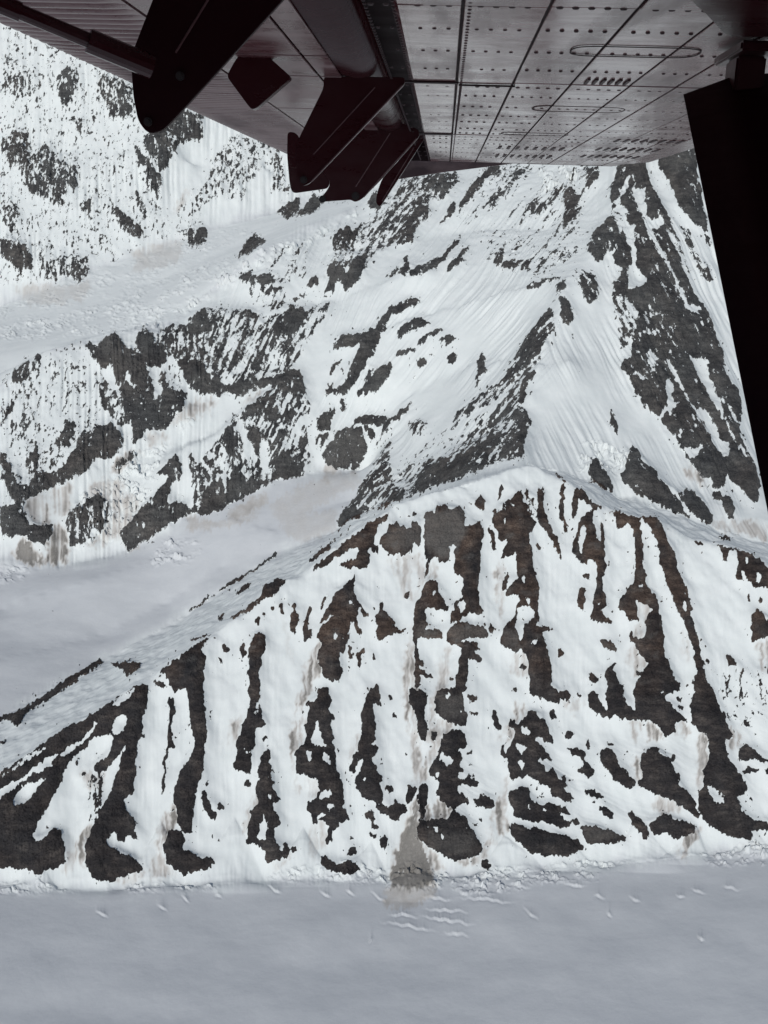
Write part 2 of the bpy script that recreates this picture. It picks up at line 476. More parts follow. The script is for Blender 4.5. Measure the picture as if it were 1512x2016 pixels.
SHEETS.append((370, 1000, 3.78, '''
R 1110,420 1200,460 1250,430 1290,460 1360,410 1340,270 1380,330 1420,330 1380,240 1420,140 1500,60 1512,0 1490,40 1330,130 1150,270 1000,390 900,480 1040,420 1230,300 1270,310 1250,380
R 740,515 700,580 640,650 550,690 500,740 400,800 270,850 440,750 540,650 560,590 660,540
R 1250,470 1240,580 1240,640 1280,720 1350,810 1320,820 1280,760 1250,740 1270,850 1300,930 1270,960 1240,880 1215,800 1215,850 1190,990 1150,1080 1120,1130 1160,1200 1130,1280 1060,1300 1000,1240 980,1180 960,1120 1000,1010 960,960 970,920 1050,830 1110,760 980,870 990,820 1060,710 1100,640 1190,550
S 1190,710 1220,670 1235,690 1210,740
S 1090,930 1110,940 1115,980 1090,970
S 1140,970 1165,935 1150,990
R 855,850 880,830 905,725 925,740 890,860 900,920 920,905 930,950 905,975 870,995 855,960
R 750,870 770,840 770,770 800,750 830,820 800,880 800,935 770,930
R 735,730 745,670 760,730
R 770,740 795,680 815,750
R 675,730 690,710 705,740 720,800 690,790
R 610,750 630,715 650,760 635,795
R 550,790 570,755 580,795
R 490,850 515,795 545,830 530,870
R 250,1010 300,1030 315,1070 265,1075
R 380,1040 420,995 430,1110 400,1110
R 220,1110 260,1130 255,1175 230,1150
R 180,990 210,1000 190,1010
R 1200,1010 1225,1050 1220,1130 1200,1110
R 1250,1090 1310,1030 1325,1070 1280,1090 1290,1140 1275,1200
R 1370,1090 1385,1080 1400,1140 1375,1150
R 1395,860 1440,690 1450,770 1512,860 1512,950 1440,985 1400,950
R 1345,1190 1360,1185 1355,1210
R 1400,570 1425,610 1405,610
R 1470,180 1512,200 1512,340 1440,240
R 980,760 1000,690 1040,630 1045,650 1000,750
R 360,640 400,590 490,560 530,540 430,610 370,650
R 245,650 300,625 260,660
R 230,610 310,555 500,450 640,335 675,350 540,440 400,530 250,620
R 1060,280 1080,290 900,420 890,410 980,330
M0.5 650,500 900,370 1180,170 1320,80 1200,170 1000,330 800,430
R 220,800 300,790 230,840
R 100,865 220,780 160,830
R 0,970 100,960 240,910 120,970 0,985
R 80,790 165,735 110,780
R 160,910 240,870 200,900
R 0,790 240,610 130,670 0,770
R 1110,145 1130,60 1190,0 1330,0 1300,30 1200,90 1150,130
'''))
SHEETS.append((0, 1300, 3.78, '''
R -300,1180 0,840 210,700 440,530 600,450 760,350 960,225 1060,170 1105,200 1105,290 1060,440 1050,560 1020,640 1015,720 1000,900 990,985 925,1030 935,1115 975,1150 1000,1200 1000,1290 1060,1345 930,1300 930,1365 870,1330 870,1290 830,1280 795,1340 810,1390 860,1400 920,1460 975,1450 1020,1490 1045,1510 1075,1555 900,1620 840,1645 740,1640 660,1580 630,1480 635,1380 660,1300 700,1220 760,1090 830,980 840,880 895,790 900,720 945,630 870,720 810,800 740,840 690,800 700,770 780,730 830,650 845,570 800,545 700,580 640,650 560,705 520,760 430,960 350,1100 270,1230 250,1310 270,1345 320,1335 370,1270 410,1245 460,1260 480,1400 490,1500 440,1530 290,1590 160,1550 0,1545 -300,1560
S 890,400 945,430 940,490 880,565 835,550 850,440
S -200,1150 0,960 150,880 300,760 440,680 440,720 380,750 385,790 240,850 130,930 0,1030 -200,1220
S 100,1085 100,1050 160,930 270,910 380,855 330,900 250,985 210,1050 150,1080
S 450,690 600,590 720,460 760,430 640,600 450,735
S 800,375 860,300 1005,210 960,285 850,340
M-0.3 0,880 180,730 440,560 300,700 100,830
M0.0 580,830 780,840 770,930 740,1190 640,1200 660,960
S 760,1000 830,860 890,740 895,790 840,900 800,1020 750,1090
R 1250,310 1275,260 1300,340 1315,370 1290,420 1280,470 1290,600 1300,650 1255,650 1230,820 1235,940 1195,1035 1215,830 1220,720 1240,600 1250,480 1265,400
R 1180,80 1290,5 1399,-76 1489,-136 1569,-170 1497,-91 1535,-23 1520,57 1508,189 1529,360 1539,420 1529,620 1509,740 1509,870 1469,930 1449,1060 1434,1200 1415,1290 1370,1280 1310,1200 1320,1110 1290,1040 1300,960 1330,840 1400,750 1465,600 1430,550 1410,380 1400,260 1370,205 1290,250 1270,200 1235,110
R 1130,145 1200,160 1250,190 1220,210 1160,190
R 1215,1390 1240,1320 1260,1260 1340,1265 1390,1350 1345,1390 1420,1425 1500,1470 1559,1465 1605,1505 1560,1545 1399,1590 1300,1560 1240,1500
R 565,735 585,765 570,795 553,770
R 1065,550 1082,565 1065,580 1052,562
R 645,768 655,770 650,798 640,795
R -200,520 0,425 200,345 500,140 740,0 790,0 640,110 400,270 230,370 110,500 90,480 90,440 0,460 -200,570
R 805,20 940,20 1050,15 1050,45 940,130 920,60 860,45
R 0,605 60,580 0,640
'''))
SHEETS.append((370, 1300, 3.78, '''
R 470,-164 520,-214 580,-169 580,-84 545,-24 540,100 530,300 550,400 590,470 560,495 510,490 500,560 500,650 470,680 475,850 430,850 410,830 340,810 335,770 380,680 360,640 400,500 440,380 470,290 450,240 455,150 440,100 460,0 440,-50 460,-100
S 515,300 525,340 505,420 490,410 510,360
S 420,670 460,690 430,700
R 420,890 450,890 465,920 450,945 415,940
R 550,570 595,575 580,605 550,600
R 580,630 610,630 600,665
R 560,680 600,665 620,730 600,760 630,800 640,940 690,1050 650,1070 620,1010 630,1080 650,1130 690,1200 680,1240 640,1250 640,1330 690,1400 705,1440 680,1490 590,1515 560,1470 575,1420 535,1380 440,1360 450,1200 480,1110 520,1060 510,1000 500,970 530,870 515,845 540,740
S 530,1230 560,1200 545,1140 600,1200 580,1330 530,1330
S 600,1000 630,1010 620,1040 605,1030
R 705,1370 735,1355 760,1420 740,1480 710,1460
R 765,1400 785,1380 815,1410 780,1440
R 700,1205 718,1215 700,1225
R 735,1220 755,1225 740,1245
R 100,990 120,945 160,1040 180,1130 215,1140 205,1190 160,1170 120,1100
R 215,1040 290,1110 220,1110
R 125,905 140,880 160,920 145,945
R 120,705 155,720 130,740
R 170,1290 200,1300 190,1315
R 215,1345 240,1330 225,1375
R 970,215 1030,190 1060,290 1055,380 1085,440 1055,480 1080,560 1080,620 1100,660 1105,800 1150,900 1160,1000 1165,1060 1140,1090 1220,1190 1170,1190 1130,1250 1080,1260 1080,1330 1035,1380 1025,1340 1050,1230 1005,1190 920,1220 930,1170 880,1110 880,1050 950,1030 985,890 890,860 880,840 800,845 800,660 860,630 890,560 870,510 890,420 910,330 950,290
S 945,440 960,450 990,530 1000,580 1030,640 950,640 910,600 935,560 940,500
S 880,690 930,660 920,740 890,770
S 985,980 1040,960 1080,980 1040,1020 985,1035
S 1030,1070 1060,1060 1090,1090 1040,1130
S 1010,680 1060,720 1070,790 990,740
S 1110,1205 1160,1220 1130,1250
S 1000,1130 1035,1140 960,1190 930,1210
R 870,330 920,290 910,330 890,340
R 840,370 870,380 850,415
R 935,200 960,205 940,250
R 1400,180 1425,190 1430,260 1435,335 1380,330 1395,440 1395,560 1405,590 1350,620 1415,640 1410,680 1370,730 1380,770 1430,790 1390,810 1460,890 1410,910 1455,960 1440,1070 1300,1030 1250,930 1250,880 1310,740 1260,740 1270,670 1270,640 1290,560 1290,440 1280,400 1340,240
R 1240,690 1265,680 1250,830 1210,840 1200,790
S 1290,870 1340,880 1310,910
S 1350,620 1405,600 1400,630 1360,640
R 1350,1110 1390,1110 1380,1190 1425,1250 1380,1250 1355,1190 1310,1160 1305,1130
R 1340,1275 1410,1290 1400,1325 1350,1310
R 1430,1350 1485,1305 1480,1390 1430,1420
R 1210,1295 1245,1335 1200,1340
R 1200,1400 1240,1380 1260,1440 1230,1460 1195,1450
R 1140,1400 1170,1420 1150,1430
R 975,1470 1040,1455 1060,1500 1130,1525 1190,1480 1230,1500 1295,1550 1170,1605 1060,1560 1000,1530
R 1430,1100 1440,1070 1512,1110 1512,1150 1430,1150
R 1480,930 1512,930 1512,990 1470,965
R 1470,250 1512,270 1512,300
'''))
SHEETS.append((740, 1300, 3.78, '''
R 250,230 260,205 330,215 340,230 370,230 390,280 385,330 360,340 365,450 380,470 375,600 340,600 310,540 300,440 290,400 250,330
R 320,75 360,70 370,100 420,110 420,140 370,130 325,110
R 315,0 370,10 365,50 330,30
R 610,0 685,0 680,110 690,150 660,180 650,200 685,210 640,240 650,330 680,400 670,500 580,480 440,390 435,330 470,220 500,210 560,215 600,190 600,110
R 550,130 590,130 570,165
S 545,230 555,260 520,295 515,270
S 620,380 655,380 630,410
R 510,540 580,515 625,510 660,560 665,600 695,630 660,665 580,670 640,700 645,750 625,790 660,830 600,850 660,900 690,840 720,880 780,920 740,945 650,910 600,970 610,1000 650,990 710,1070 650,1060 620,1090 570,1115 490,1050 460,1000 470,900 440,890 400,840 410,780 470,660 480,600
S 500,680 540,730 590,740 530,805 500,750 460,740
S 450,810 470,830 455,885 440,860
S 610,850 680,850 650,890 610,875
R 665,680 725,670 730,695 670,695
R 660,765 730,775 710,790
R 650,260 750,260 760,290 700,300
R 690,390 760,385 760,415 700,410
R 860,370 890,380 930,510 910,530 870,430
R 990,435 1025,440 1045,490 1020,515 995,480
R 1005,205 1065,210 1020,240
R 420,525 460,540 450,600 415,600 410,560
R 1130,0 1300,0 1310,140 1300,180 1340,220 1370,300 1365,330 1280,310 1240,280 1150,250 1140,150
R 1280,400 1320,365 1360,445 1290,430
R 1360,230 1440,240 1440,290 1370,290
R 1060,50 1120,45 1120,75
R 1140,370 1190,370 1200,410 1250,440 1300,540 1330,625 1260,600 1200,560 1190,600 1240,640 1310,745 1190,735 1250,790 1270,840 1310,800 1350,860 1390,910 1380,830 1420,900 1425,945 1400,950 1480,1035 1400,1055 1300,1000 1300,940 1220,925 1130,850 1030,890 985,850 980,680 1015,600 1030,520 1100,420
S 1090,490 1140,500 1130,570 1095,540
S 1035,620 1130,640 1090,700 1050,670
S 1050,760 1090,735 1115,770 1090,810
R 915,690 930,620 970,680 965,730
R 985,990 1060,940 1140,945 1155,1040 1240,1080 1250,1110 1180,1110 1280,1130 1390,1160 1450,1230 1400,1250 1250,1210 1110,1190 1030,1160 1030,1090 990,1060
S 1120,1070 1160,1110 1130,1120
R 1240,1080 1290,1045 1390,1090 1450,1135 1400,1145 1290,1130
R 1205,1000 1285,1045 1220,1030
R 1000,1220 1040,1210 1120,1250 1190,1235 1300,1280 1370,1295 1480,1330 1555,1390 1500,1430 1400,1460 1160,1440 1080,1380 1000,1290
R 310,1230 330,1180 310,1000 330,930 385,930 390,1020 375,1120 345,1190 400,1195 430,1180 540,1180 580,1110 680,1180 700,1240 790,1370 800,1420 680,1480 590,1500 500,1450 400,1390 340,1350 305,1280
S 430,1235 465,1240 460,1275 435,1265
S 475,1280 500,1280 505,1325 475,1320
S 375,1230 410,1235 390,1260
R 230,930 245,910 260,940 310,960 270,1040 240,1080 225,1050
R 0,180 30,230 25,340 0,330
R 65,250 130,270 125,300
R 120,400 145,405 170,450 140,435
R 0,810 60,890 0,900
R 0,930 60,960 60,1000 40,1060 0,1080
R 65,960 100,930 145,970 110,990
R 0,1080 100,1090 140,1060 150,990 160,1060 240,1090 240,1120 180,1150 150,1210 60,1130 30,1130
R 30,1330 60,1300 90,1320 75,1390 30,1420
R 215,690 240,690 225,735
R 350,620 375,630 360,650
R 360,700 385,720 370,745
R 710,1190 760,1240 730,1240
R 770,1160 800,1180 790,1215 770,1190
R 700,1030 760,1040 770,990 830,1010 880,1060 880,1090 850,1110 780,1090
R 880,980 905,960 890,1020
R 780,1530 800,1490 850,1500 865,1540 800,1550
R 910,1560 960,1560 950,1590
'''))
SHEETS.append((1112, 1300, 3.78, '''
R 310,80 345,25 355,80 400,130 405,180 435,190 430,250 470,310 520,400 530,450 440,430 360,410 345,440 310,410 315,340 300,270 305,220 330,190 300,130
R 340,10 385,30 375,55 350,40
R 170,120 200,85 245,140 235,180 200,165
R 175,260 210,230 250,270 310,400 300,435 230,390 175,350
R 640,0 770,0 800,110 860,180 865,230 830,240 760,250 750,290 800,340 860,400 920,450 810,470 830,545 760,565 730,540 710,490 630,450 530,440 515,340 515,180 550,150 600,60
R 520,70 580,90 550,130
S 670,170 680,230 665,220
S 690,240 740,230 730,260
S 565,260 590,260 575,290
R 820,270 870,270 875,310 840,300
R 830,330 890,340 885,375 840,360
R 970,0 1030,0 1035,90 1050,150 1120,240 1140,320 1190,400 1200,460 1250,560 1220,590 1190,580 1200,660 1240,760 1350,910 1360,970 1280,1020 1310,1070 1320,1130 1400,1190 1512,1210 1620,1200 1620,1260 1512,1265 1390,1270 1385,1330 1240,1320 1110,1250 1030,1200 1000,1100 990,970 1035,950 1030,830 1080,700 1060,560 980,510 940,460 935,330 970,220 950,160 990,90
S 1060,920 1130,960 1190,1020 1160,1090 1100,1030 1065,980
R 560,760 580,700 650,655 720,650 700,680 780,740 820,820 860,860 850,930 900,960 980,1070 1000,1210 970,1160 900,1100 780,1040 700,1010 560,940 545,900 580,870
R 785,710 805,700 825,750 785,760
R 640,1200 720,1140 780,1150 800,1190 880,1180 930,1220 990,1240 900,1320 830,1320 730,1290 680,1300 650,1270
R 465,1140 500,1130 560,1190 610,1230 645,1300 600,1340 520,1240
R 255,710 300,655 370,670 390,740 430,810 510,870 530,930 480,960 360,890 330,820 270,760
R 300,605 340,605 385,640 330,635
R 440,645 470,680 510,750 480,730
R 0,640 60,660 100,645 155,690 150,740 200,790 225,830 180,885 150,850 95,820 140,780 130,730 50,710
R 140,620 170,600 200,660 180,680
R 15,515 75,525 70,550 30,590 0,570
R 130,955 190,955 270,1000 310,1030 200,1020
R 245,1085 310,1090 365,1150 340,1190 260,1120
R 110,1250 170,1220 200,1250 230,1230 300,1260 380,1290 460,1320 440,1350 320,1365 170,1360 140,1310
R 0,980 75,1040 0,1045
R 0,860 20,900 20,940 0,940
R 0,1090 45,1135 0,1140
R 30,1200 80,1170 120,1220 40,1220
R 1220,0 1270,0 1290,120 1320,230 1290,230 1270,120
R 1180,200 1220,210 1250,300 1330,290 1340,380 1260,380 1220,310
R 1330,280 1360,250 1390,300 1420,330 1490,460 1450,480 1390,420 1350,350
R 1340,70 1380,110 1450,130 1475,190 1440,205 1370,160
R 1475,90 1512,70 1600,70 1600,220 1512,220 1480,160
R 1120,90 1150,90 1210,180 1160,160
R 1040,0 1090,30 1080,45
R 1450,320 1500,360 1500,400 1460,370
R 1180,380 1230,400 1220,430
R 1280,720 1300,660 1350,620 1400,650 1440,710 1512,750 1620,750 1620,770 1512,770 1440,750 1380,730 1320,760
R 1310,820 1400,790 1450,810 1420,850 1330,840
R 1470,800 1512,800 1600,820 1512,850
R 1410,520 1435,550 1410,575
R 1365,1015 1400,1040 1380,1055
R 0,230 40,260 70,270 0,290
R 80,220 130,270 90,280
M-0.45 1040,20 1512,60 1600,500 1250,480 1140,250
'''))

# dirty snow and scree: value is how much of the surface it covers
DIRT = [
 (740, 1300, 3.78, '''
0.95 110,1560 150,1420 240,1200 300,1020 320,1000 310,1250 350,1380 430,1560 440,1600 400,1690 330,1700 120,1700 100,1620
0.45 60,1710 440,1640 430,1760 250,1850 60,1830
0.55 200,0 310,0 330,200 300,430 340,900 310,980 280,700 220,400
0.4 470,0 560,0 520,200 430,420 380,560 400,400 450,200
0.45 370,560 500,420 590,480 500,560 440,700 370,900 320,940 350,800 420,650
0.75 340,1190 400,1070 480,1050 580,1110 540,1180 400,1200
0.6 960,500 1060,330 1130,370 1030,500 980,620 920,600 940,520
0.65 830,1400 870,1150 940,1000 970,850 1000,850 960,1000 960,1100 985,1260 900,1320 800,1440 700,1480
0.5 350,1370 400,1400 520,1540 440,1560
0.4 600,1500 800,1440 850,1420 800,1500 650,1530
'''),
 (1112, 1300, 3.78, '''
0.4 450,440 530,450 530,560 515,640 490,520
0.55 530,450 640,460 720,520 740,560 640,600 600,560
0.5 810,480 900,470 950,520 900,560 820,560
0.5 990,520 1060,560 1080,700 1030,830 1030,950 990,960
0.45 1200,480 1300,540 1310,640 1230,660 1190,600
0.6 510,760 560,740 580,870 540,910
0.7 850,1460 880,1340 960,1240 1010,1260 990,1320 920,1400 890,1480
0.4 700,1010 860,1060 880,1130 690,1140 650,1100
0.3 0,280 160,300 110,400 0,360
'''),
 (0, 1300, 3.78, '''
0.7 560,1420 620,1250 700,1220 650,1330 630,1480 620,1540 580,1500
0.4 470,1580 530,1400 570,1450 520,1600
0.6 1160,1360 1200,1200 1290,1060 1320,1110 1310,1200 1240,1330 1180,1400
0.3 600,830 780,850 760,960 640,950
0.35 1100,1560 1180,1400 1240,1500 1300,1600 1120,1640
0.3 840,1640 1070,1560 1060,1620 900,1680
'''),
 (370, 1300, 3.78, '''
0.75 850,200 900,60 960,0 1000,20 930,180 860,330 800,400 810,320
0.55 750,560 800,420 800,640 780,800 830,1000 800,960 760,800
0.5 800,450 880,430 880,560 820,640 800,640
0.5 310,560 330,460 400,430 380,560 330,680
0.45 420,1180 480,1050 520,1000 520,1060 460,1180 440,1300 420,1300
0.5 905,1200 930,1330 930,1440 960,1490 920,1450
0.3 930,1220 1020,1180 1030,1360 960,1440
0.3 890,880 990,890 960,1000 880,1020
0.5 630,1560 720,1470 800,1440 690,1530
0.35 1200,720 1260,560 1290,520 1280,640 1230,720
'''),
 (740, 900, 3.78, '''
0.3 100,740 330,720 360,900 280,1100 180,1000
0.45 370,920 410,800 440,760 450,900
0.5 190,1701 260,1250 280,1300 290,1701
0.45 460,1701 530,1400 560,1410 560,1620 520,1701
0.35 890,1000 930,780 960,760 940,900 960,1000 940,1240
0.3 1090,1440 1140,1500 1140,1640 1000,1600 980,1500
0.7 880,900 900,820 920,800 905,900
'''),
 (1112, 900, 3.78, '''
0.35 540,1060 680,1100 620,1230 560,1350 500,1320 560,1230
0.3 500,1380 620,1550 520,1640 460,1500
0.3 880,1280 960,1450 980,1560 880,1440
0.35 1090,480 1400,470 1512,520 1512,640 1300,560 1120,540
0.5 860,60 1000,120 1050,200 960,190
0.5 1420,1380 1512,1360 1512,1600 1480,1590
'''),
 (370, 1000, 3.78, '''
0.6 850,1300 900,1120 980,980 990,1010 960,1110 980,1200 920,1320
0.3 650,660 690,760 770,1100 780,1180 740,1000
0.25 700,170 760,60 1110,20 1100,160 900,250 800,240
0.35 0,180 0,60 100,80 330,100 560,20 480,90 300,140
'''),
 (0, 640, 3.78, '''
0.5 190,1310 260,1270 330,1250 390,1480 290,1490 230,1450
0.4 360,1240 530,1170 520,1380 470,1390 430,1430
0.85 100,1720 160,1600 190,1590 260,1680 340,1780 190,1780
0.75 340,1770 350,1650 400,1540 440,1460 490,1540 510,1690 480,1770
0.45 640,1640 740,1560 850,1400 800,1330 900,1250 1050,1300 1000,1420 900,1560 760,1640
0.5 900,1600 1050,1640 960,1690
0.35 1240,760 1340,640 1420,560 1512,560 1512,660 1300,730
0.5 880,1000 960,920 1060,940 900,1080 810,1090
0.35 640,1200 800,1140 950,1180 850,1300 640,1290
0.35 1080,820 1200,790 1260,860 1100,900
'''),
 (370, 580, 3.78, '''
0.5 0,800 200,770 230,800 160,860 80,890 0,920
0.4 390,820 530,700 560,720 430,800
0.5 300,1690 330,1590 480,1510 600,1480 580,1560 430,1640
0.45 0,1730 30,1630 110,1720
0.45 1000,1280 1090,1240 1120,1300 1010,1420
0.25 600,1560 900,1400 1250,1300 1300,1400 1000,1560 700,1720
'''),
 (0, 50, 3.36, '''
0.25 80,1720 480,1720 600,1680 560,1820 200,1860
0.25 880,1500 1200,1400 1200,1560 900,1640
0.35 1130,1270 1190,1150 1260,1060 1230,1160
'''),
]

# broken ice: blocks, seracs and crevasse edges, value is relief in metres
ROUGH = [
 (0, 0, 1, '''
4.0 870,1735 960,1712 1060,1712 1150,1690 1240,1700 1180,1728 1060,1740 980,1760 900,1760
5.0 730,1708 780,1700 880,1716 900,1745 830,1752 760,1745
3.0 530,1715 720,1700 760,1735 600,1738 520,1735
2.5 200,1745 420,1730 430,1750 260,1760
4.0 1380,1680 1512,1650 1620,1650 1620,1690 1512,1696 1400,1700
2.5 -100,1740 60,1735 160,1750 -100,1765
4.5 300,560 400,520 520,490 620,450 720,395 735,405 640,455 520,520 420,570 320,640 160,660 0,670 0,640 140,620
2.5 0,600 140,555 300,500 420,455 520,440 420,500 250,570 0,640
5.0 230,900 300,880 330,860 300,940 290,1000 240,1050 150,1075 130,1050 160,970 220,940
3.0 330,1060 400,1070 370,1110 290,1110
3.0 -50,1120 60,1110 40,1140 -50,1150
6.0 1150,850 1260,900 1220,935 1140,920
5.0 1060,330 1150,320 1130,380 1060,380
4.0 480,760 540,740 400,800 360,850 350,830
'''),
]
# snow-bridged crevasses on the open glacier: (x, y, length, tilt) in pixels of the survey
CREVASSES = [(795,1800,60,4),(880,1791,90,8),(805,1822,110,14),(880,1810,110,18),(860,1768,60,6),(960,1772,110,10),
             (1045,1800,30,22),(1020,1745,50,10),(1130,1742,50,8),(730,1852,8,-6),(745,1765,30,22),(540,1750,30,20),
             (690,1757,20,8),(1200,1800,12,10),(1380,1848,16,10),(1375,1752,30,12),(1340,1762,20,8),(1180,1765,24,8),
             (200,1800,24,12),(320,1790,20,10),(365,1770,16,8),(640,1760,24,14),(430,1762,14,2),(900,1835,50,6),
             (1440,1745,34,8),(1250,1770,26,10)]

# fall-line direction of each part of the range (dx, dy in the survey) and where it holds
DIRS = [(0.0, 1.0), (-0.85, 1.0), (0.5, 1.0), (-0.45, 1.0), (1.0, 0.42)]
DIRREG = [
 (1, '1120,540 1045,906 740,1000 664,1042 760,830 720,700 700,480 760,330 1000,200 1240,200'),
 (2, '1240,200 1240,330 1120,540 1045,906 1208,969 1512,1060 1700,1060 1700,200'),
 (3, '400,600 505,500 700,400 760,560 770,830 660,920 520,940 430,780'),
 (1, '0,1412 196,1300 370,1206 582,1077 740,1000 608,1127 417,1256 200,1393 0,1522'),
 (4, '900,1480 1512,1380 1512,1700 880,1700'),
]
# which piece of the setting a place belongs to
PLACES = ['glacier', 'mountain_front', 'glacier_side', 'mountain_spur', 'mountain_peak', 'mountain_wall', 'glacier_upper']
PLACEREG = [
 (6, '-300,760 0,600 130,550 330,480 450,440 600,402 714,372 740,372 740,390 714,402 600,440 500,500 370,600 330,640 0,760'),
 (4, '740,-300 714,395 600,445 505,500 580,560 655,590 700,700 640,880 640,930 720,940 664,1042 740,1002 880,962 1045,906 1100,918 1208,969 1358,1022 1512,1060 2200,1300 2200,-300'),
 (3, '-400,900 0,755 100,685 285,645 400,610 505,500 580,560 655,590 700,700 640,880 660,924 529,945 383,1008 246,1084 120,1110 0,1100 -400,1200'),
 (2, '-500,1100 0,1095 120,1112 246,1086 383,1010 529,947 640,925 725,938 664,1042 582,1077 452,1147 370,1206 196,1300 0,1412 -500,1650'),
 (1, '-500,1650 0,1412 196,1300 370,1206 452,1147 582,1077 664,1040 740,1000 880,962 1045,906 1100,918 1208,969 1358,1022 1512,1060 2200,1300 2200,1600 1512,1668 1300,1695 1000,1722 600,1735 200,1752 0,1742 -500,1790'),
 (0, '-500,1790 0,1742 200,1752 600,1735 1000,1722 1300,1695 1512,1668 2200,1600 2200,2400 -500,2400'),
]

# paler slabs and tan ledges among the rock
PALE = [(0.75, '835,1010 915,1000 918,1050 890,1105 855,1095 835,1060'), (0.5, '755,1040 830,1030 830,1085 760,1085'), (0.5, '880,1230 960,1235 955,1260 885,1265'),
        (0.45, '990,1240 1025,1240 1020,1280 990,1275'), (0.45, '1145,1620 1230,1645 1150,1660'), (0.5, '1178,1258 1220,1275 1210,1290 1180,1275'),
        (0.45, '820,1235 870,1240 865,1260 820,1258'), (0.35, '840,1640 940,1640 930,1690 850,1670'), (0.3, '635,850 715,850 710,925 640,915'), (0.4, '860,1370 915,1370 915,1420 865,1410'),
        (0.3, '190,670 270,660 270,800 230,760'), (0.35, '540,520 700,480 690,560 600,560')]
# cones of slid snow and scree at the gully mouths: apex x, y, base x, y, half width, height
CONES = [(826, 1560, 812, 1742, 50, 11.0), (165, 1640, 165, 1735, 50, 8.0), (318, 1610, 305, 1738, 60, 9.0), (462, 1600, 455, 1735, 70, 8.0), (596, 1620, 600, 1728, 60, 8.0),
         (992, 1640, 1010, 1715, 70, 9.0), (1250, 1610, 1270, 1700, 70, 8.0), (1372, 1620, 1350, 1690, 50, 8.0), (730, 1650, 720, 1725, 50, 6.0), (60, 1690, 60, 1745, 60, 5.0), (1120, 1660, 1130, 1708, 60, 5.0), (1480, 1630, 1490, 1680, 60, 6.0)]
# ------------------------------------------------------------------ shape of the land
NU = 860
U = np.linspace(-0.5, 0.5, NU)
_r = [940.0]
while _r[-1] < 6710:
    _r.append(_r[-1] + float(np.interp(_r[-1], [940, 1080, 1350, 1430, 1550, 2050, 2300, 3000, 3600, 4000, 5800, 6150, 6720],
                                              [3.8, 2.7, 2.1, 1.65, 1.75, 1.9, 3.0, 3.3, 3.9, 7.0, 7.6, 20.0, 30.0])))
YR = np.array(_r)
NY = len(YR)

LINES = []
def LY(*p): LINES.append([at_Y(*q) for q in p])
def LZ(*p): LINES.append([at_z(*q) for q in p])
def LF(*p): LINES.append([at_face(*q) for q in p])

# open glacier below the wall
for yy in (1990, 1900, 1830, 1775):
    LZ(*[(x, yy, (1900 - yy) * 0.02 + 3) for x in (-400, 0, 400, 800, 1200, 1600, 2000)])
# foot of the near wall
LZ((-300, 1760, 6), (0, 1742, 6), (200, 1750, 6), (400, 1738, 8), (600, 1728, 8), (800, 1722, 10), (1000, 1715, 10), (1150, 1702, 10), (1300, 1692, 10), (1512, 1664, 10), (1800, 1640, 10))
# crest of the near mountain, left arm and right arm
LF((1045, 908), (960, 935), (880, 962), (800, 985), (767, 1005), (722, 1034), (674, 1071), (608, 1127), (566, 1137), (502, 1196), (441, 1228), (415, 1255),
   (370, 1280), (280, 1345), (201, 1393), (116, 1443), (0, 1522), (-120, 1600), (-260, 1690))
LF((1045, 908), (1090, 925), (1146, 966), (1191, 998), (1258, 1017), (1300, 1030), (1403, 1070), (1500, 1104), (1620, 1150), (1800, 1220))
# saddle behind it and foot of the big peak
LY((1035, 896, 2190), (1112, 924, 2180), (1162, 945, 2170), (1208, 969, 2160), (1271, 982, 2150), (1302, 998, 2130), (1358, 1022, 2090), (1400, 1036, 2075), (1512, 1062, 2060), (1700, 1110, 2050))
LY((1340, 990, 2150), (1400, 1010, 2120), (1512, 1015, 2120), (1700, 1040, 2120))
# far side of the left arm, down to the side glacier
LZ((-200, 1520, 15), (0, 1412, 28), (196, 1300, 48), (370, 1206, 92), (452, 1147, 150), (539, 1089, 190), (664, 1040, 250), (730, 1004, 300))
# side glacier
LY((-200, 1300, 2080), (0, 1300, 2120), (200, 1250, 2260), (330, 1190, 2380), (450, 1110, 2480))
LY((-200, 1200, 2340), (0, 1200, 2380), (150, 1150, 2450), (300, 1100, 2560), (450, 1020, 2650), (550, 1050, 2560))
LY((-200, 1130, 2530), (0, 1130, 2550), (120, 1112, 2590), (250, 1085, 2640), (330, 1037, 2680), (457, 987, 2750), (529, 947, 2810), (582, 940, 2830), (661, 924, 2870), (720, 930, 2880))
LY((620, 1000, 2650), (690, 985, 2650), (760, 960, 2600), (830, 940, 2500))
# spur: foot of the left buttress, hanging ice, small ridge, crest
LY((-200, 1060, 2660), (0, 1050, 2660), (26, 992, 2740), (103, 960, 2830), (140, 944, 2850), (175, 925, 2880), (222, 902, 2930), (254, 878, 2960), (325, 846, 3020), (362, 799, 3080), (400, 788, 3120), (490, 760, 3180), (540, 735, 3220))
LY((520, 775, 3130), (430, 840, 3010), (300, 890, 2950), (200, 980, 2800), (150, 1075, 2660))
LY((545, 760, 3110), (526, 770, 3080), (481, 805, 3020), (433, 845, 2950), (357, 878, 2890), (346, 894, 2870), (293, 976, 2780), (238, 1040, 2700))
LY((-300, 860, 3100), (0, 755, 3250), (50, 715, 3290), (100, 685, 3330), (170, 668, 3400), (225, 652, 3450), (285, 645, 3480), (330, 640, 3500), (400, 610, 3530), (470, 603, 3540), (560, 597, 3550), (650, 590, 3520), (720, 565, 3500), (760, 548, 3480), (850, 540, 3400))
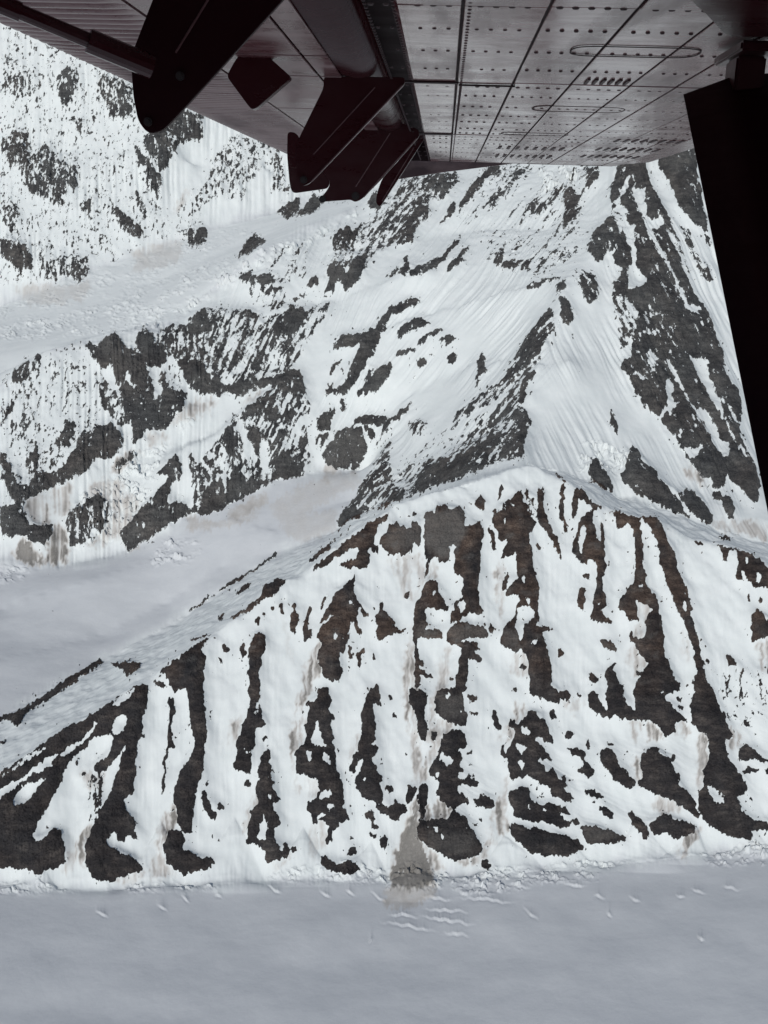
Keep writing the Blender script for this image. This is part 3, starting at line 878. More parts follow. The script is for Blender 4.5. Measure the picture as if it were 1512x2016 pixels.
# trough of the upper glacier behind the spur
LY((-300, 800, 3350), (0, 740, 3480), (100, 680, 3600), (285, 640, 3660), (370, 600, 3680), (430, 560, 3720), (502, 497, 3800), (600, 445, 4050), (714, 400, 4350), (780, 360, 4500))
LY((-300, 660, 4300), (0, 600, 4500), (130, 553, 4560), (300, 500, 4700), (450, 442, 4900), (600, 404, 5000), (740, 370, 5050), (860, 330, 5100))
LY((-300, 700, 4000), (100, 640, 4000), (300, 560, 4300), (500, 470, 4500))
# far wall
LY((-400, 330, 5200), (0, 300, 5300), (300, 300, 5200), (500, 330, 5250), (700, 340, 5300), (900, 260, 5300))
LY((-400, 60, 5900), (0, 60, 5900), (300, 60, 5800), (600, 100, 5900), (900, 80, 5800))
LY((-400, -120, 6500), (0, -120, 6500), (600, -60, 6500), (1200, -100, 6300), (1900, -60, 6400))
# arete of the big peak and its left flank
LY((1035, 896, 2190), (1035, 850, 2330), (1045, 800, 2420), (1065, 720, 2560), (1085, 660, 2700), (1112, 580, 2860), (1120, 540, 2950), (1165, 490, 3120), (1200, 420, 3320), (1240, 330, 3600), (1290, 200, 3950), (1330, 60, 4400))
LY((1050, 555, 3030), (960, 575, 3150), (850, 610, 3250), (740, 650, 3280))
LY((1000, 700, 2800), (900, 720, 2960), (780, 790, 3000), (720, 860, 2960))
LY((960, 860, 2500), (880, 880, 2580), (790, 930, 2640))
LY((1100, 450, 3450), (1000, 450, 3620), (900, 450, 3800), (800, 470, 3800), (700, 500, 3850))
LY((1150, 330, 3900), (1000, 340, 4150), (900, 345, 4350), (820, 345, 4550))
# right flank of the big peak
LY((1120, 700, 2570), (1150, 800, 2430), (1180, 900, 2270))
LY((1250, 600, 2850), (1300, 700, 2700), (1350, 800, 2520), (1400, 900, 2350), (1440, 990, 2180))
LY((1300, 400, 3300), (1400, 500, 3120), (1480, 650, 2850), (1540, 800, 2600), (1600, 950, 2300))
LY((1512, 330, 3500), (1600, 400, 3400), (1750, 600, 3100), (1850, 800, 2800))
LY((1360, 200, 4000), (1512, 150, 4200), (1800, 200, 4200))

def solve_land():
    su, sy = 5, 5
    uc = U[::su]; yc = YR[::sy]
    nu, ny = len(uc), len(yc)
    acc = np.zeros((ny, nu)); cnt = np.zeros((ny, nu))
    for ln in LINES:
        a = np.array(ln)
        fu = (a[:, 0] / a[:, 1] - uc[0]) / (uc[1] - uc[0])
        fy = np.interp(a[:, 1], yc, np.arange(ny))
        for k in range(len(a) - 1):
            n = int(max(abs(fu[k + 1] - fu[k]), abs(fy[k + 1] - fy[k])) * 2) + 2
            t = np.linspace(0, 1, n)
            gu = np.rint(fu[k] + t * (fu[k + 1] - fu[k])).astype(int)
            gy = np.rint(fy[k] + t * (fy[k + 1] - fy[k])).astype(int)
            gz = a[k, 2] + t * (a[k + 1, 2] - a[k, 2])
            ok = (gu >= 0) & (gu < nu) & (gy >= 0) & (gy < ny)
            np.add.at(acc, (gy[ok], gu[ok]), gz[ok]); np.add.at(cnt, (gy[ok], gu[ok]), 1)
    has = cnt > 0
    tgt = np.where(has, acc / np.maximum(cnt, 1), 0)
    W = has * 4.0
    # starting guess by repeated spreading
    z = tgt.copy(); w = has.astype(float)
    r = 64
    zz = np.full((ny, nu), tgt[has].mean())
    while r >= 1:
        num = box_blur(box_blur((tgt * has).astype(f32), r), r); den = box_blur(box_blur(has.astype(f32), r), r)
        k = np.clip(den * 60, 0, 1)
        zz = zz * (1 - k) + k * num / np.maximum(den, 1e-9)
        r //= 2
    z = zz
    def lap(v):
        p = np.pad(v, 1, mode='edge')
        return 4 * v - p[:-2, 1:-1] - p[2:, 1:-1] - p[1:-1, :-2] - p[1:-1, 2:]
    def A(v):
        l = lap(v)
        return 0.12 * l + 0.10 * lap(l) + W * v
    b = W * tgt
    dia = 0.12 * 4 + 0.10 * 20 + W
    rr = b - A(z); m = rr / dia; p = m.copy(); rz = (rr * m).sum()
    for it in range(900):
        Ap = A(p); al = rz / (p * Ap).sum()
        z += al * p; rr -= al * Ap
        m = rr / dia; rn = (rr * m).sum()
        if rn < 1e-3: break
        p = m + (rn / rz) * p; rz = rn
    # to the fine grid, cubic in both directions
    def up(a, xc, xf):
        i = np.clip(np.searchsorted(xc, xf) - 1, 0, len(xc) - 2)
        t = ((xf - xc[i]) / (xc[i + 1] - xc[i]))[:, None]
        i0 = np.clip(i - 1, 0, len(xc) - 1); i3 = np.clip(i + 2, 0, len(xc) - 1)
        p0, p1, p2, p3 = a[i0], a[i], a[i + 1], a[i3]
        return p1 + 0.5 * t * (p2 - p0 + t * (2 * p0 - 5 * p1 + 4 * p2 - p3 + t * (3 * (p1 - p2) + p3 - p0)))
    z = up(z, yc, YR)
    z = up(z.T.copy(), uc, U).T
    return z

Z = solve_land().astype(f32)
YY = np.repeat(YR[:, None], NU, 1).astype(f32)
XX = (U[None, :] * YR[:, None]).astype(f32)

# ------------------------------------------------------------------ survey layers
L_d = np.full((RH, RW), -1.0, f32)        # rock (+1) or snow (-1)
L_a = np.full((RH, RW), 0.55, f32)        # raggedness
for si, (ox, oy, k, txt) in enumerate(SHEETS):
    far = si < 8
    for ln in txt.strip().splitlines():
        code, rest = ln.split(None, 1)
        pts = parse(rest, ox, oy, k)
        v = (0.72 if far else 1.0) if code == 'R' else -1.0 if code == 'S' else float(code[1:])
        paint(L_d, pts, v)
        paint(L_a, pts, (0.95 if far else 0.7) if code in 'RS' else 1.25)
# soft seams where one survey sheet ends and the next begins must not read as edges
L_big = blur(L_d, 14)
L_d = blur(L_d, 2)
L_a = blur(L_a, 4)
L_dirt = np.zeros((RH, RW), f32)
for ox, oy, k, txt in DIRT:
    for ln in txt.strip().splitlines():
        code, rest = ln.split(None, 1)
        pts = parse(rest, ox, oy, k)
        m = poly_mask(pts)
        if m: L_dirt[m[0]] = np.where(m[1], np.maximum(L_dirt[m[0]], float(code)), L_dirt[m[0]])
L_dirt = blur(L_dirt, 3)
L_rough = np.zeros((RH, RW), f32)
for ox, oy, k, txt in ROUGH:
    for ln in txt.strip().splitlines():
        code, rest = ln.split(None, 1)
        paint(L_rough, parse(rest, ox, oy, k), float(code))
L_rough = blur(L_rough, 5)
L_w = []
for i in range(len(DIRS)):
    L_w.append(np.full((RH, RW), 1.0 if i == 0 else 0.0, f32))
for i, txt in DIRREG:
    pts = parse(txt)
    for j in range(len(DIRS)):
        paint(L_w[j], pts, 1.0 if i == j else 0.0)
L_w = [blur(a, 16) for a in L_w]
L_place = np.full((RH, RW), 5, f32)
for i, txt in PLACEREG:
    paint(L_place, parse(txt), i)
L_mount = blur(((L_place != 0) & (L_place != 2) & (L_place != 6)).astype(f32), 8)

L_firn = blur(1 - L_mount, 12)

def seen(z):
    el = (z - CZ) / YY
    mx = np.maximum.accumulate(el, axis=0)
    prev = np.vstack([np.full((1, NU), -9, f32), mx[:-1]])
    return el >= prev - 0.0012

def carry(a, vis):
    """hidden ground takes the value of the ground in front of it"""
    idx = np.where(vis, np.arange(NY)[:, None], 0)
    idx = np.maximum.accumulate(idx, axis=0)
    return np.take_along_axis(a, idx, axis=0)

PX, PY = project(XX, YY, Z)
VIS = seen(Z)
PLACE = carry(np.rint(L_place[np.clip(PY + MY, 0, RH - 1).astype(int), np.clip(PX + MX, 0, RW - 1).astype(int)]).astype(np.int32), VIS)
MOUNT = carry(sample(L_mount, PX, PY), VIS)
BIG = carry(sample(L_big, PX, PY), VIS)
DIST = np.sqrt(XX * XX + YY * YY)
SC = DIST / FPX                              # metres that one survey pixel spans here

# large relief: ribs stand out, gullies lie between them
Z = Z + MOUNT * (BIG + 0.3) * 12.0 * SC / 0.9
FACT = np.clip(SC / 0.9, 0.7, 2.6)
LUMP = np.where(PLACE == 1, 1.0, np.clip(BIG * 0.6 + 0.7, 0.22, 1.0)).astype(f32)
Z = Z + MOUNT * LUMP * FACT * (fbm(XX / 95, YY / 95, 4, 3) * 7.0 + fbm(XX / 38 + YY / 90, YY / 60, 2, 5) * 3.8 + ridged(XX / 40, YY / 70, 3, 8) * 1.4)
# flutings down the fall line
fl = np.zeros_like(Z)
wsum = np.zeros_like(Z)
WD = [carry(sample(a, PX, PY), VIS) for a in L_w]
NZ = []
wx = fbm(PX / 90, PY / 90, 2, 21) * 6
for i, (dx, dy) in enumerate(DIRS):
    n = math.hypot(dx, dy); dx /= n; dy /= n
    al = PX * dx + PY * dy + wx                # along the fall line
    ac = -PX * dy + PY * dx + wx * 0.6         # across it
    e = 2.6 if i in (0, 4) else 5.0            # how far streaks run
    NZ.append((perlin(ac / 22.0, al / (22.0 * e * 0.9), 31 + i) * 0.6 + perlin(ac / 7.5, al / (7.5 * e), 41 + i) * 0.85
               + perlin(ac / 3.6, al / (3.6 * e * 0.8), 51 + i) * 0.7).astype(f32))
    fl += WD[i] * (perlin(ac / 15.0, al / 190.0, 61 + i) + 0.9 * (0.6 - 2 * np.abs(perlin(ac / 9.0, al / 210.0, 66 + i))) + 0.55 * perlin(ac / 4.2, al / 130.0, 71 + i))
    wsum += WD[i]
wsum = np.maximum(wsum, 1e-3)
NOISE = sum(w * n for w, n in zip(WD, NZ)) / wsum
fine_w = perlin((PX + wx) / 5.0, PY / 13.0, 141) * 0.9 + perlin(PX / 2.6, PY / 6.0, 142) * 0.7 + perlin(PX / 16.0, PY / 30.0, 143) * 0.5
NOISE = np.where(PLACE == 5, fine_w, NOISE)
flg = np.clip(fbm(PX / 130, PY / 110, 2, 77) * 1.6 + 0.55, 0, 1) * np.where(PLACE == 1, 0.5, np.where(PLACE == 5, 2.2, 1.7))
Z = Z + MOUNT * fl / wsum * 1.5 * SC * flg
# glacier swells, wind-packed ripples
G = 1 - MOUNT
Z = Z + G * (fbm(XX / 260, YY / 170, 2, 81) * 6.0 + fbm(XX / 120, YY / 90, 3, 84) * 1.6)
Z = Z + fbm(XX / 12, YY / 9, 2, 88) * 0.12
# broken ice
RO = carry(sample(L_rough, PX, PY), VIS)
c1, c2, cv = cells(PX / 11.0 + perlin(PX / 9, PY / 9, 5) * 0.6, PY / 7.0 + perlin(PX / 9, PY / 9, 6) * 0.6)
blk = np.clip((c2 - c1) * 3, 0, 1) * (cv * 1.3 - 0.3)
d1, d2, dv = cells(PX / 7.0 + perlin(PX / 9, PY / 9, 7) * 0.6, PY / 4.0 + perlin(PX / 9, PY / 9, 8) * 0.6, 3)
blk = np.where(PLACE == 6, np.clip((d2 - d1) * 3, 0, 1) * (dv * 1.3 - 0.3) * 0.35, blk)
gate = np.clip(fbm(PX / 34, PY / 22, 3, 15) * 2.2 + 0.55, 0, 1)
Z = Z + RO * gate * FACT * blk * 2.6
for cx, cy, ln, tilt in CREVASSES:
    sel = (np.abs(PX - cx) < ln) & (np.abs(PY - cy) < 26)
    dx = PX[sel] - cx
    dy = PY[sel] - (cy + dx * tilt / ln + perlin(PX[sel] / 14, PY[sel] * 0 + cx, 3) * 4)
    k = np.clip(1.1 - np.abs(dx) / (ln * 0.5), 0, 1) * (0.5 + 0.8 * np.abs(perlin(PX[sel] / 7, PY[sel] * 0 + cy, 4)))
    Z[sel] += (np.where(dy < 0, np.exp(np.minimum(dy, 0) / 9.0) * 3.0, np.clip(1 - dy / 2.0, 0, 1) * 3.0 - np.exp(-((dy - 3.0) / 2.5) ** 2) * 1.2)).astype(f32) * k

for ax_, ay_, bx_, by_, hw_, hh_ in CONES:
    t_ = (PY - ay_) / (by_ - ay_)
    xc_ = ax_ + (bx_ - ax_) * t_
    w_ = np.maximum(hw_ * np.clip(t_, 0.05, 1.15), 3.0)
    k_ = np.clip(1 - ((PX - xc_) / w_) ** 2, 0, 1) * np.clip(t_ * 3, 0, 1) * np.clip((1.18 - t_) * 4, 0, 1)
    Z = Z + (hh_ * k_ * (0.95 + 0.08 * perlin(PX / 6, PY / 30, 19))).astype(f32)
PX, PY = project(XX, YY, Z)
VIS = seen(Z)
JX = perlin(PX / 14, PY / 18, 91) * 3.2 + perlin(PX / 6, PY / 8, 92) * 2.2
JY = perlin(PX / 14, PY / 18, 93) * 3.6 + perlin(PX / 4.5, PY / 10, 94) * 3.6
D = sample(L_d, PX + JX, PY + JY)
AMP = sample(L_a, PX, PY)
ROCK = D * 1.35 + AMP * NOISE
SPK = perlin(PX / 7, PY / 8.5, 201) + 0.7 * perlin(PX / 3.4, PY / 4.2, 202)
NEAR = np.clip(1 - np.abs(sample(L_big, PX, PY) + 0.42) / 0.5, 0, 1) * np.clip(0.4 + fbm(PX / 45, PY / 45, 2, 203) * 2.5, 0, 1)
ROCK = np.maximum(ROCK, np.where(NEAR > 0.05, (SPK * (0.55 + 0.45 * NEAR) - 0.62) * 3.0, -2))
hid = -0.15 + NOISE
ROCK = np.where(VIS, ROCK, np.where(MOUNT > 0.5, hid, -1))
ROCK = np.where(PLACE == 0, np.where(PY < 1760, ROCK, -1.0), ROCK).astype(f32)
DIRTV = np.where(VIS, sample(L_dirt, PX + JX * 2, PY + JY * 2), 0)
STREAK = np.where(PLACE == 1, perlin((PX + JX) / 6.0, PY / 80.0, 151) * 1.3 + perlin((PX + JX) / 13.0, PY / 70.0, 152), fl / wsum)
DIRTV = np.where(DIRTV > 0.8, DIRTV, DIRTV * np.clip(0.95 + MOUNT * (0.9 * STREAK + 0.2 * NOISE) + 0.5 * fbm(PX / 22, PY / 22, 3, 205), 0, 2))
DIRTV = np.clip(DIRTV, 0, 1).astype(f32)
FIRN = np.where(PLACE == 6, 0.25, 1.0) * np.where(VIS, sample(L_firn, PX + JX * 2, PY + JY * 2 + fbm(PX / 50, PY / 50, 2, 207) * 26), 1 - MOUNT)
FIRN = FIRN.astype(f32)

# ------------------------------------------------------------------ materials
def mat(name):
    m = bpy.data.materials.new(name); m.use_nodes = True
    nt = m.node_tree
    b = nt.nodes['Principled BSDF']
    return m, nt, b

def N(nt, t, **kw):
    n = nt.nodes.new(t)
    for k, v in kw.items():
        if k in n.inputs.keys():
            n.inputs[k].default_value = v
        else:
            setattr(n, k, v)
    return n

def ramp(nt, src, stops):
    r = nt.nodes.new('ShaderNodeValToRGB')
    el = r.color_ramp.elements
    while len(el) > len(stops): el.remove(el[-1])
    while len(el) < len(stops): el.new(0.5)
    for e, (p, c) in zip(el, stops):
        e.position = p; e.color = c if len(c) == 4 else (*c, 1)
    nt.links.new(src, r.inputs[0])
    return r.outputs[0]

def mix(nt, fac, a, b, mode='MIX'):
    n = nt.nodes.new('ShaderNodeMix'); n.data_type = 'RGBA'; n.blend_type = mode
    for sck, v in ((n.inputs[0], fac), (n.inputs[6], a), (n.inputs[7], b)):
        if hasattr(v, 'links'): nt.links.new(v, sck)
        elif isinstance(v, (int, float)): sck.default_value = v
        else: sck.default_value = (*v, 1) if len(v) == 3 else v
    return n.outputs[2]

def mat_ground(name, dark, mid, light, fine, shift):
    """snow over rock: the 'rock' attribute says which lies bare, fine noise frays the edge"""
    m, nt, b = mat(name)
    tc = N(nt, 'ShaderNodeTexCoord')
    co = tc.outputs['Object']
    def noise(scale, detail, rough, stretch=None):
        n = N(nt, 'ShaderNodeTexNoise', Scale=scale, Detail=detail, Roughness=rough)
        v = co
        if stretch:
            mp = N(nt, 'ShaderNodeMapping'); mp.inputs['Scale'].default_value = stretch
            nt.links.new(co, mp.inputs[0]); v = mp.outputs[0]
        nt.links.new(v, n.inputs['Vector'])
        return n.outputs['Fac']
    def math_(op, a, b_=None, c=None, clamp=False):
        n = N(nt, 'ShaderNodeMath', operation=op); n.use_clamp = clamp
        for k, v in enumerate((a, b_, c)):
            if v is None: continue
            if hasattr(v, 'links'): nt.links.new(v, n.inputs[k])
            else: n.inputs[k].default_value = v
        return n.outputs[0]
    a_dirt = N(nt, 'ShaderNodeAttribute', attribute_name='dirt').outputs['Fac']
    a_rock = N(nt, 'ShaderNodeAttribute', attribute_name='rock').outputs['Fac']
    a_tone = N(nt, 'ShaderNodeAttribute', attribute_name='tone').outputs['Fac']
    # snow
    n1 = noise(0.02, 6.0, 0.6)
    a_firn = N(nt, 'ShaderNodeAttribute', attribute_name='firn').outputs['Fac']
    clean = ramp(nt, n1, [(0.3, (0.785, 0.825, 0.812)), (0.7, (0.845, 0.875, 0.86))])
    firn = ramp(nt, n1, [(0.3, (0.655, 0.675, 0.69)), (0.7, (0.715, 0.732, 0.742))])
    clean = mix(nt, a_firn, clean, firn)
    n2 = noise(0.16, 8.0, 0.7)
    scree = ramp(nt, n2, [(0.3, (0.15, 0.14, 0.128)), (0.7, (0.34, 0.322, 0.295))])
    fr = math_('MULTIPLY_ADD', n2, 1.2, -0.6)
    cover = math_('ADD', a_dirt, math_('MULTIPLY', fr, a_dirt), clamp=True)
    beige = ramp(nt, n2, [(0.3, (0.50, 0.475, 0.44)), (0.7, (0.68, 0.66, 0.63))])
    low = math_('MULTIPLY', cover, 2.2, clamp=True)
    high = math_('MULTIPLY_ADD', cover, 2.0, -0.85, True)
    snow = mix(nt, high, mix(nt, low, clean, beige), scree)
    # rock
    n3 = noise(0.035, 9.0, 0.68, (1, 1, 3.0))
    base = ramp(nt, n3, [(0.32, dark), (0.52, mid), (0.72, light)])
    rust = ramp(nt, n3, [(0.32, (0.028, 0.022, 0.020)), (0.52, (0.078, 0.056, 0.045)), (0.72, (0.17, 0.13, 0.104))])
    rock = mix(nt, a_tone, base, rust)
    n7 = noise(0.012, 4.0, 0.6)
    rock = mix(nt, 1.0, rock, ramp(nt, n7, [(0.35, (0.68, 0.68, 0.7)), (0.65, (1.3, 1.28, 1.25))]), 'MULTIPLY')
    n4 = noise(0.3, 7.0, 0.75, (1, 0.6, 1.8))
    rock = mix(nt, 1.0, rock, ramp(nt, n4, [(0.32, (0.45, 0.45, 0.46)), (0.68, (1.5, 1.5, 1.5))]), 'MULTIPLY')
    # which one
    n5 = noise(fine, 6.0, 0.75, (1, 0.45, 0.6))
    pale = N(nt, 'ShaderNodeAttribute', attribute_name='pale').outputs['Fac']
    rock = mix(nt, pale, rock, ramp(nt, n4, [(0.3, (0.075, 0.07, 0.065)), (0.7, (0.19, 0.18, 0.168))]))
    sh = math_('MULTIPLY_ADD', n5, shift, -0.5 * shift)
    e = math_('ADD', a_rock, sh)
    e = math_('MULTIPLY_ADD', e, 9.0, 0.5, True)
    c = mix(nt, e, snow, rock)
    nt.links.new(c, b.inputs['Base Color'])
    b.inputs['Roughness'].default_value = 0.8
    b.inputs['Specular IOR Level'].default_value = 0.2
    bp = N(nt, 'ShaderNodeBump', Distance=1.2)
    n6 = noise(0.3, 6.0, 0.65)
    n8 = noise(0.09, 9.0, 0.72, (0.7, 1.0, 1.0))
    h = math_('ADD', math_('MULTIPLY_ADD', math_('MULTIPLY', n8, a_firn), 1.5, math_('MULTIPLY', n6, 0.5)), math_('MULTIPLY', math_('MULTIPLY', n4, e), 2.0))
    nt.links.new(math_('MULTIPLY_ADD', e, 0.5, 0.22), bp.inputs['Strength'])
    nt.links.new(h, bp.inputs['Height']); nt.links.new(bp.outputs[0], b.inputs['Normal'])
    return m

M_NEAR = mat_ground('snow_on_dark_shale', (0.020, 0.020, 0.023), (0.034, 0.033, 0.034), (0.085, 0.078, 0.073), 0.14, 3.4)
M_FAR = mat_ground('snow_on_hazed_grey_rock', (0.045, 0.046, 0.047), (0.078, 0.080, 0.079), (0.13, 0.13, 0.126), 0.085, 5.4)  # grey rock made paler, distance haze put into its colour

# ------------------------------------------------------------------ meshes
def mesh_obj(name, co, quads, material, parent=None, normals=None, attrs=None, smooth=True):
    me = bpy.data.meshes.new(name)
    nv, nq = len(co), len(quads)
    me.vertices.add(nv); me.vertices.foreach_set('co', np.ascontiguousarray(co, f32).ravel())
    me.loops.add(nq * 4); me.loops.foreach_set('vertex_index', np.ascontiguousarray(quads, np.int32).ravel())
    me.polygons.add(nq)
    me.polygons.foreach_set('loop_start', np.arange(0, nq * 4, 4, dtype=np.int32))
    me.polygons.foreach_set('use_smooth', np.full(nq, smooth))
    me.update(calc_edges=True)
    for k, v in (attrs or {}).items():
        a = me.attributes.new(k, 'FLOAT', 'POINT'); a.data.foreach_set('value', np.ascontiguousarray(v, f32))
    if normals is not None:
        me.normals_split_custom_set_from_vertices(np.ascontiguousarray(normals, f32))
    me.materials.append(material)
    o = bpy.data.objects.new(name, me)
    col.objects.link(o)
    if parent: o.parent = parent
    return o

def grid_normals(z):
    P = np.stack([XX, YY, z], -1).astype(f32)
    du = np.empty_like(P); dv = np.empty_like(P)
    du[:, 1:-1] = P[:, 2:] - P[:, :-2]; du[:, 0] = P[:, 1] - P[:, 0]; du[:, -1] = P[:, -1] - P[:, -2]
    dv[1:-1] = P[2:] - P[:-2]; dv[0] = P[1] - P[0]; dv[-1] = P[-1] - P[-2]
    n = np.cross(du, dv); n /= np.linalg.norm(n, axis=-1, keepdims=True)
    return n

def sub_mesh(facesel, z):
    """vertices and quads of the chosen grid cells; facesel is (NY-1, NU-1)"""
    fi, fj = np.nonzero(facesel)
    a = fi * NU + fj
    q = np.stack([a, a + 1, a + NU + 1, a + NU], 1)
    vid, inv = np.unique(q, return_inverse=True)
    inv = inv.reshape(q.shape)
    i, j = vid // NU, vid % NU
    co = np.stack([XX[i, j], YY[i, j], z[i, j]], 1)
    return vid, i, j, co, inv

TONE = np.where(PLACE == 1, np.clip((1420 - PY) / 150.0, 0.2, 1.0) * (0.7 + 1.3 * fbm(PX / 55, PY / 70, 3, 131)), 0.12 + 0.3 * fbm(PX / 90, PY / 90, 2, 133))
TONE = np.clip(TONE, 0, 1).astype(f32)
L_pale = np.zeros((RH, RW), f32)
for v, txt in PALE:
    paint(L_pale, parse(txt), v)
PALEV = np.where(VIS, sample(blur(L_pale, 4), PX + JX * 2, PY + JY * 2), 0) + np.where(PLACE == 1, np.clip(fbm(PX / 30, PY / 22, 3, 137) * 1.3 - 0.25, 0, 0.45) * np.clip((1420 - PY) / 120, 0.12, 1), 0)
PALEV = np.clip(PALEV, 0, 1).astype(f32)
NRM = grid_normals(Z)
FP = PLACE[:-1, :-1]
GROUND_NAMES = ['glacier', 'mountain_front', 'glacier_side', 'mountain_spur', 'mountain_peak', 'mountain_wall', 'glacier_upper']
GROUND_LABELS = ['flat grey-white glacier across the bottom of the picture',
                 'near mountain with brown rock ribs and snow gullies above the glacier',
                 'side glacier of smooth snow left of the near mountain',
                 'snowy rock spur with dark cliffs above the side glacier',
                 'big peak with a sharp arete and dark right flank behind the near mountain',
                 'far snow wall speckled with rock under the wing',
                 'upper glacier with broken ice below the far wall']
ground = []
for p in range(7):
    vid, i, j, co, q = sub_mesh(FP == p, Z)
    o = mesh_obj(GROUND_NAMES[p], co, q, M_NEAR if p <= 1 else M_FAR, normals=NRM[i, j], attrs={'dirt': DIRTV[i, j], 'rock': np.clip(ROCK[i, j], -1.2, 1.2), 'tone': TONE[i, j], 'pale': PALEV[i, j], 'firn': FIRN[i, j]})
    o['kind'] = 'structure'
    o['label'] = GROUND_LABELS[p]
    ground.append(o)

# rock stands proud of the snow: its own rough surface that dips under the snow where it ends
rough_r = (ridged(XX / 26, YY / 34, 4, 101) * 2.2 + ridged(XX / 7, YY / 9 + Z / 6, 3, 111) * 1.3 + perlin(Z / 5.0, XX / 60, 120) * 1.1 + perlin(XX / 3.2, YY / 3.2, 121) * 0.8)
rough_r = rough_r - rough_r.mean()
prof = np.clip(ROCK * 5.0, -3.0, 1.2) + np.clip(ROCK, 0, 0.6) * (1.0 + rough_r * 1.9)
ZR = (Z + prof * FACT).astype(f32)
core = ROCK > 0
fc = core[:-1, :-1] | core[1:, :-1] | core[:-1, 1:] | core[1:, 1:]

def label_cells(m):
    """4-connected components of a boolean grid, by runs"""
    parent = []
    def find(a):
        while parent[a] != a:
            parent[a] = parent[parent[a]]; a = parent[a]
        return a
    lab = np.full(m.shape, -1, np.int32)
    prev = []
    for r in range(m.shape[0]):
        d = np.diff(np.concatenate([[0], m[r].astype(np.int8), [0]]))
        st = np.nonzero(d == 1)[0]; en = np.nonzero(d == -1)[0]
        cur = []; k = 0
        for s, e in zip(st.tolist(), en.tolist()):
            my = -1
            while k < len(prev) and prev[k][1] <= s: k += 1
            kk = k
            while kk < len(prev) and prev[kk][0] < e:
                f = find(prev[kk][2])
                if my < 0: my = f
                elif f != my: parent[f] = my
                kk += 1
            if my < 0:
                my = len(parent); parent.append(my)
            cur.append((s, e, my)); lab[r, s:e] = my
        prev = cur
    root = np.array([find(a) for a in range(len(parent))], np.int32) if parent else np.zeros(0, np.int32)
    return np.where(lab >= 0, root[np.maximum(lab, 0)], -1)

for p in range(7):
    sel = fc & (FP == p)
    if p in (0, 2, 6) and sel.sum() < 4: continue
    lab = label_cells(sel)
    ids, cnts = np.unique(lab[lab >= 0], return_counts=True)
    # weight by how many picture pixels a cell covers
    order = np.argsort(-cnts)
    cap = 220 if p in (1, 3, 4) else 120
    big = [int(ids[k]) for k in order[:cap] if cnts[k] >= 30]
    flat = lab.ravel()
    srt = np.argsort(flat, kind='stable'); sv = flat[srt]
    rockmat = M_NEAR if p <= 1 else M_FAR
    used = np.zeros(lab.size, bool)
    for c in big:
        a, e = np.searchsorted(sv, c), np.searchsorted(sv, c, side='right')
        cells_i = srt[a:e]
        used[cells_i] = True
        fi, fj = cells_i // (NU - 1), cells_i % (NU - 1)
        aa = fi * NU + fj
        q = np.stack([aa, aa + 1, aa + NU + 1, aa + NU], 1)
        vid, inv = np.unique(q, return_inverse=True); inv = inv.reshape(q.shape)
        i, j = vid // NU, vid % NU
        co = np.stack([XX[i, j], YY[i, j], ZR[i, j]], 1)
        mesh_obj('rock_outcrop', co, inv, rockmat, parent=ground[p], attrs={'tone': TONE[i, j], 'pale': PALEV[i, j], 'rock': np.clip(ROCK[i, j], -1.2, 1.2), 'dirt': DIRTV[i, j] * 0}, smooth=False)
    rest = sel & ~used.reshape(lab.shape)
    if rest.any():
        vid, i, j, co, q = sub_mesh(rest, ZR)
        o = mesh_obj('scattered_rocks', co, q, rockmat, parent=ground[p], attrs={'tone': TONE[i, j], 'pale': PALEV[i, j], 'rock': np.clip(ROCK[i, j], -1.2, 1.2), 'dirt': DIRTV[i, j] * 0}, smooth=False)
        o['kind'] = 'stuff'

# snowfield that carries on to the horizon all round
bm = bmesh.new()
ring = [(-30000, -30000), (30000, -30000), (30000, 30000), (-30000, 30000)]
vs = [bm.verts.new((x, y, -25.0)) for x, y in ring]
bm.faces.new(vs)
me = bpy.data.meshes.new('snowfield'); bm.to_mesh(me); bm.free()
me.materials.append(M_FAR)
ra = me.attributes.new('rock', 'FLOAT', 'POINT'); ra.data.foreach_set('value', [-2.5] * 4)
ra = me.attributes.new('firn', 'FLOAT', 'POINT'); ra.data.foreach_set('value', [1.0] * 4)
o = bpy.data.objects.new('snowfield', me); col.objects.link(o)
o['kind'] = 'structure'; o['label'] = 'wide snowfield lying around the range'
# ------------------------------------------------------------------ the aeroplane
AX_S = Vector((119.0 / FPX, 1.0 / cp, 0.0)).normalized()            # out along the wing
AX_C0 = Vector((AX_S.y, -AX_S.x, 0.0))
PHI = 0.030
AX_C = AX_C0 * math.cos(PHI) - Vector((0, 0, 1)) * math.sin(PHI)     # towards the nose
AX_N = Vector((0, 0, 1)) * math.cos(PHI) + AX_C0 * math.sin(PHI)     # up
H = 0.36                                                             # underside of the wing above the eye

def loc_ray(px, py):
    r = Vector(ray(px, py))
    return r.dot(AX_C), r.dot(AX_S), r.dot(AX_N)

def on_wing(px, py, n=H):
    c, s, v = loc_ray(px, py)
    k = n / v
    return c * k, s * k

def on_rib(px, py, s0):
    c, s, v = loc_ray(px, py)
    k = s0 / s
    return c * k, v * k

plane = bpy.data.objects.new('airplane', None)
col.objects.link(plane)
plane.matrix_world = Matrix(((AX_C.x, AX_S.x, AX_N.x, 0), (AX_C.y, AX_S.y, AX_N.y, 0), (AX_C.z, AX_S.z, AX_N.z, CZ), (0, 0, 0, 1)))
plane['label'] = 'dark red airplane wing with riveted underside, hinge brackets and strut above the mountains'
plane['category'] = 'airplane'

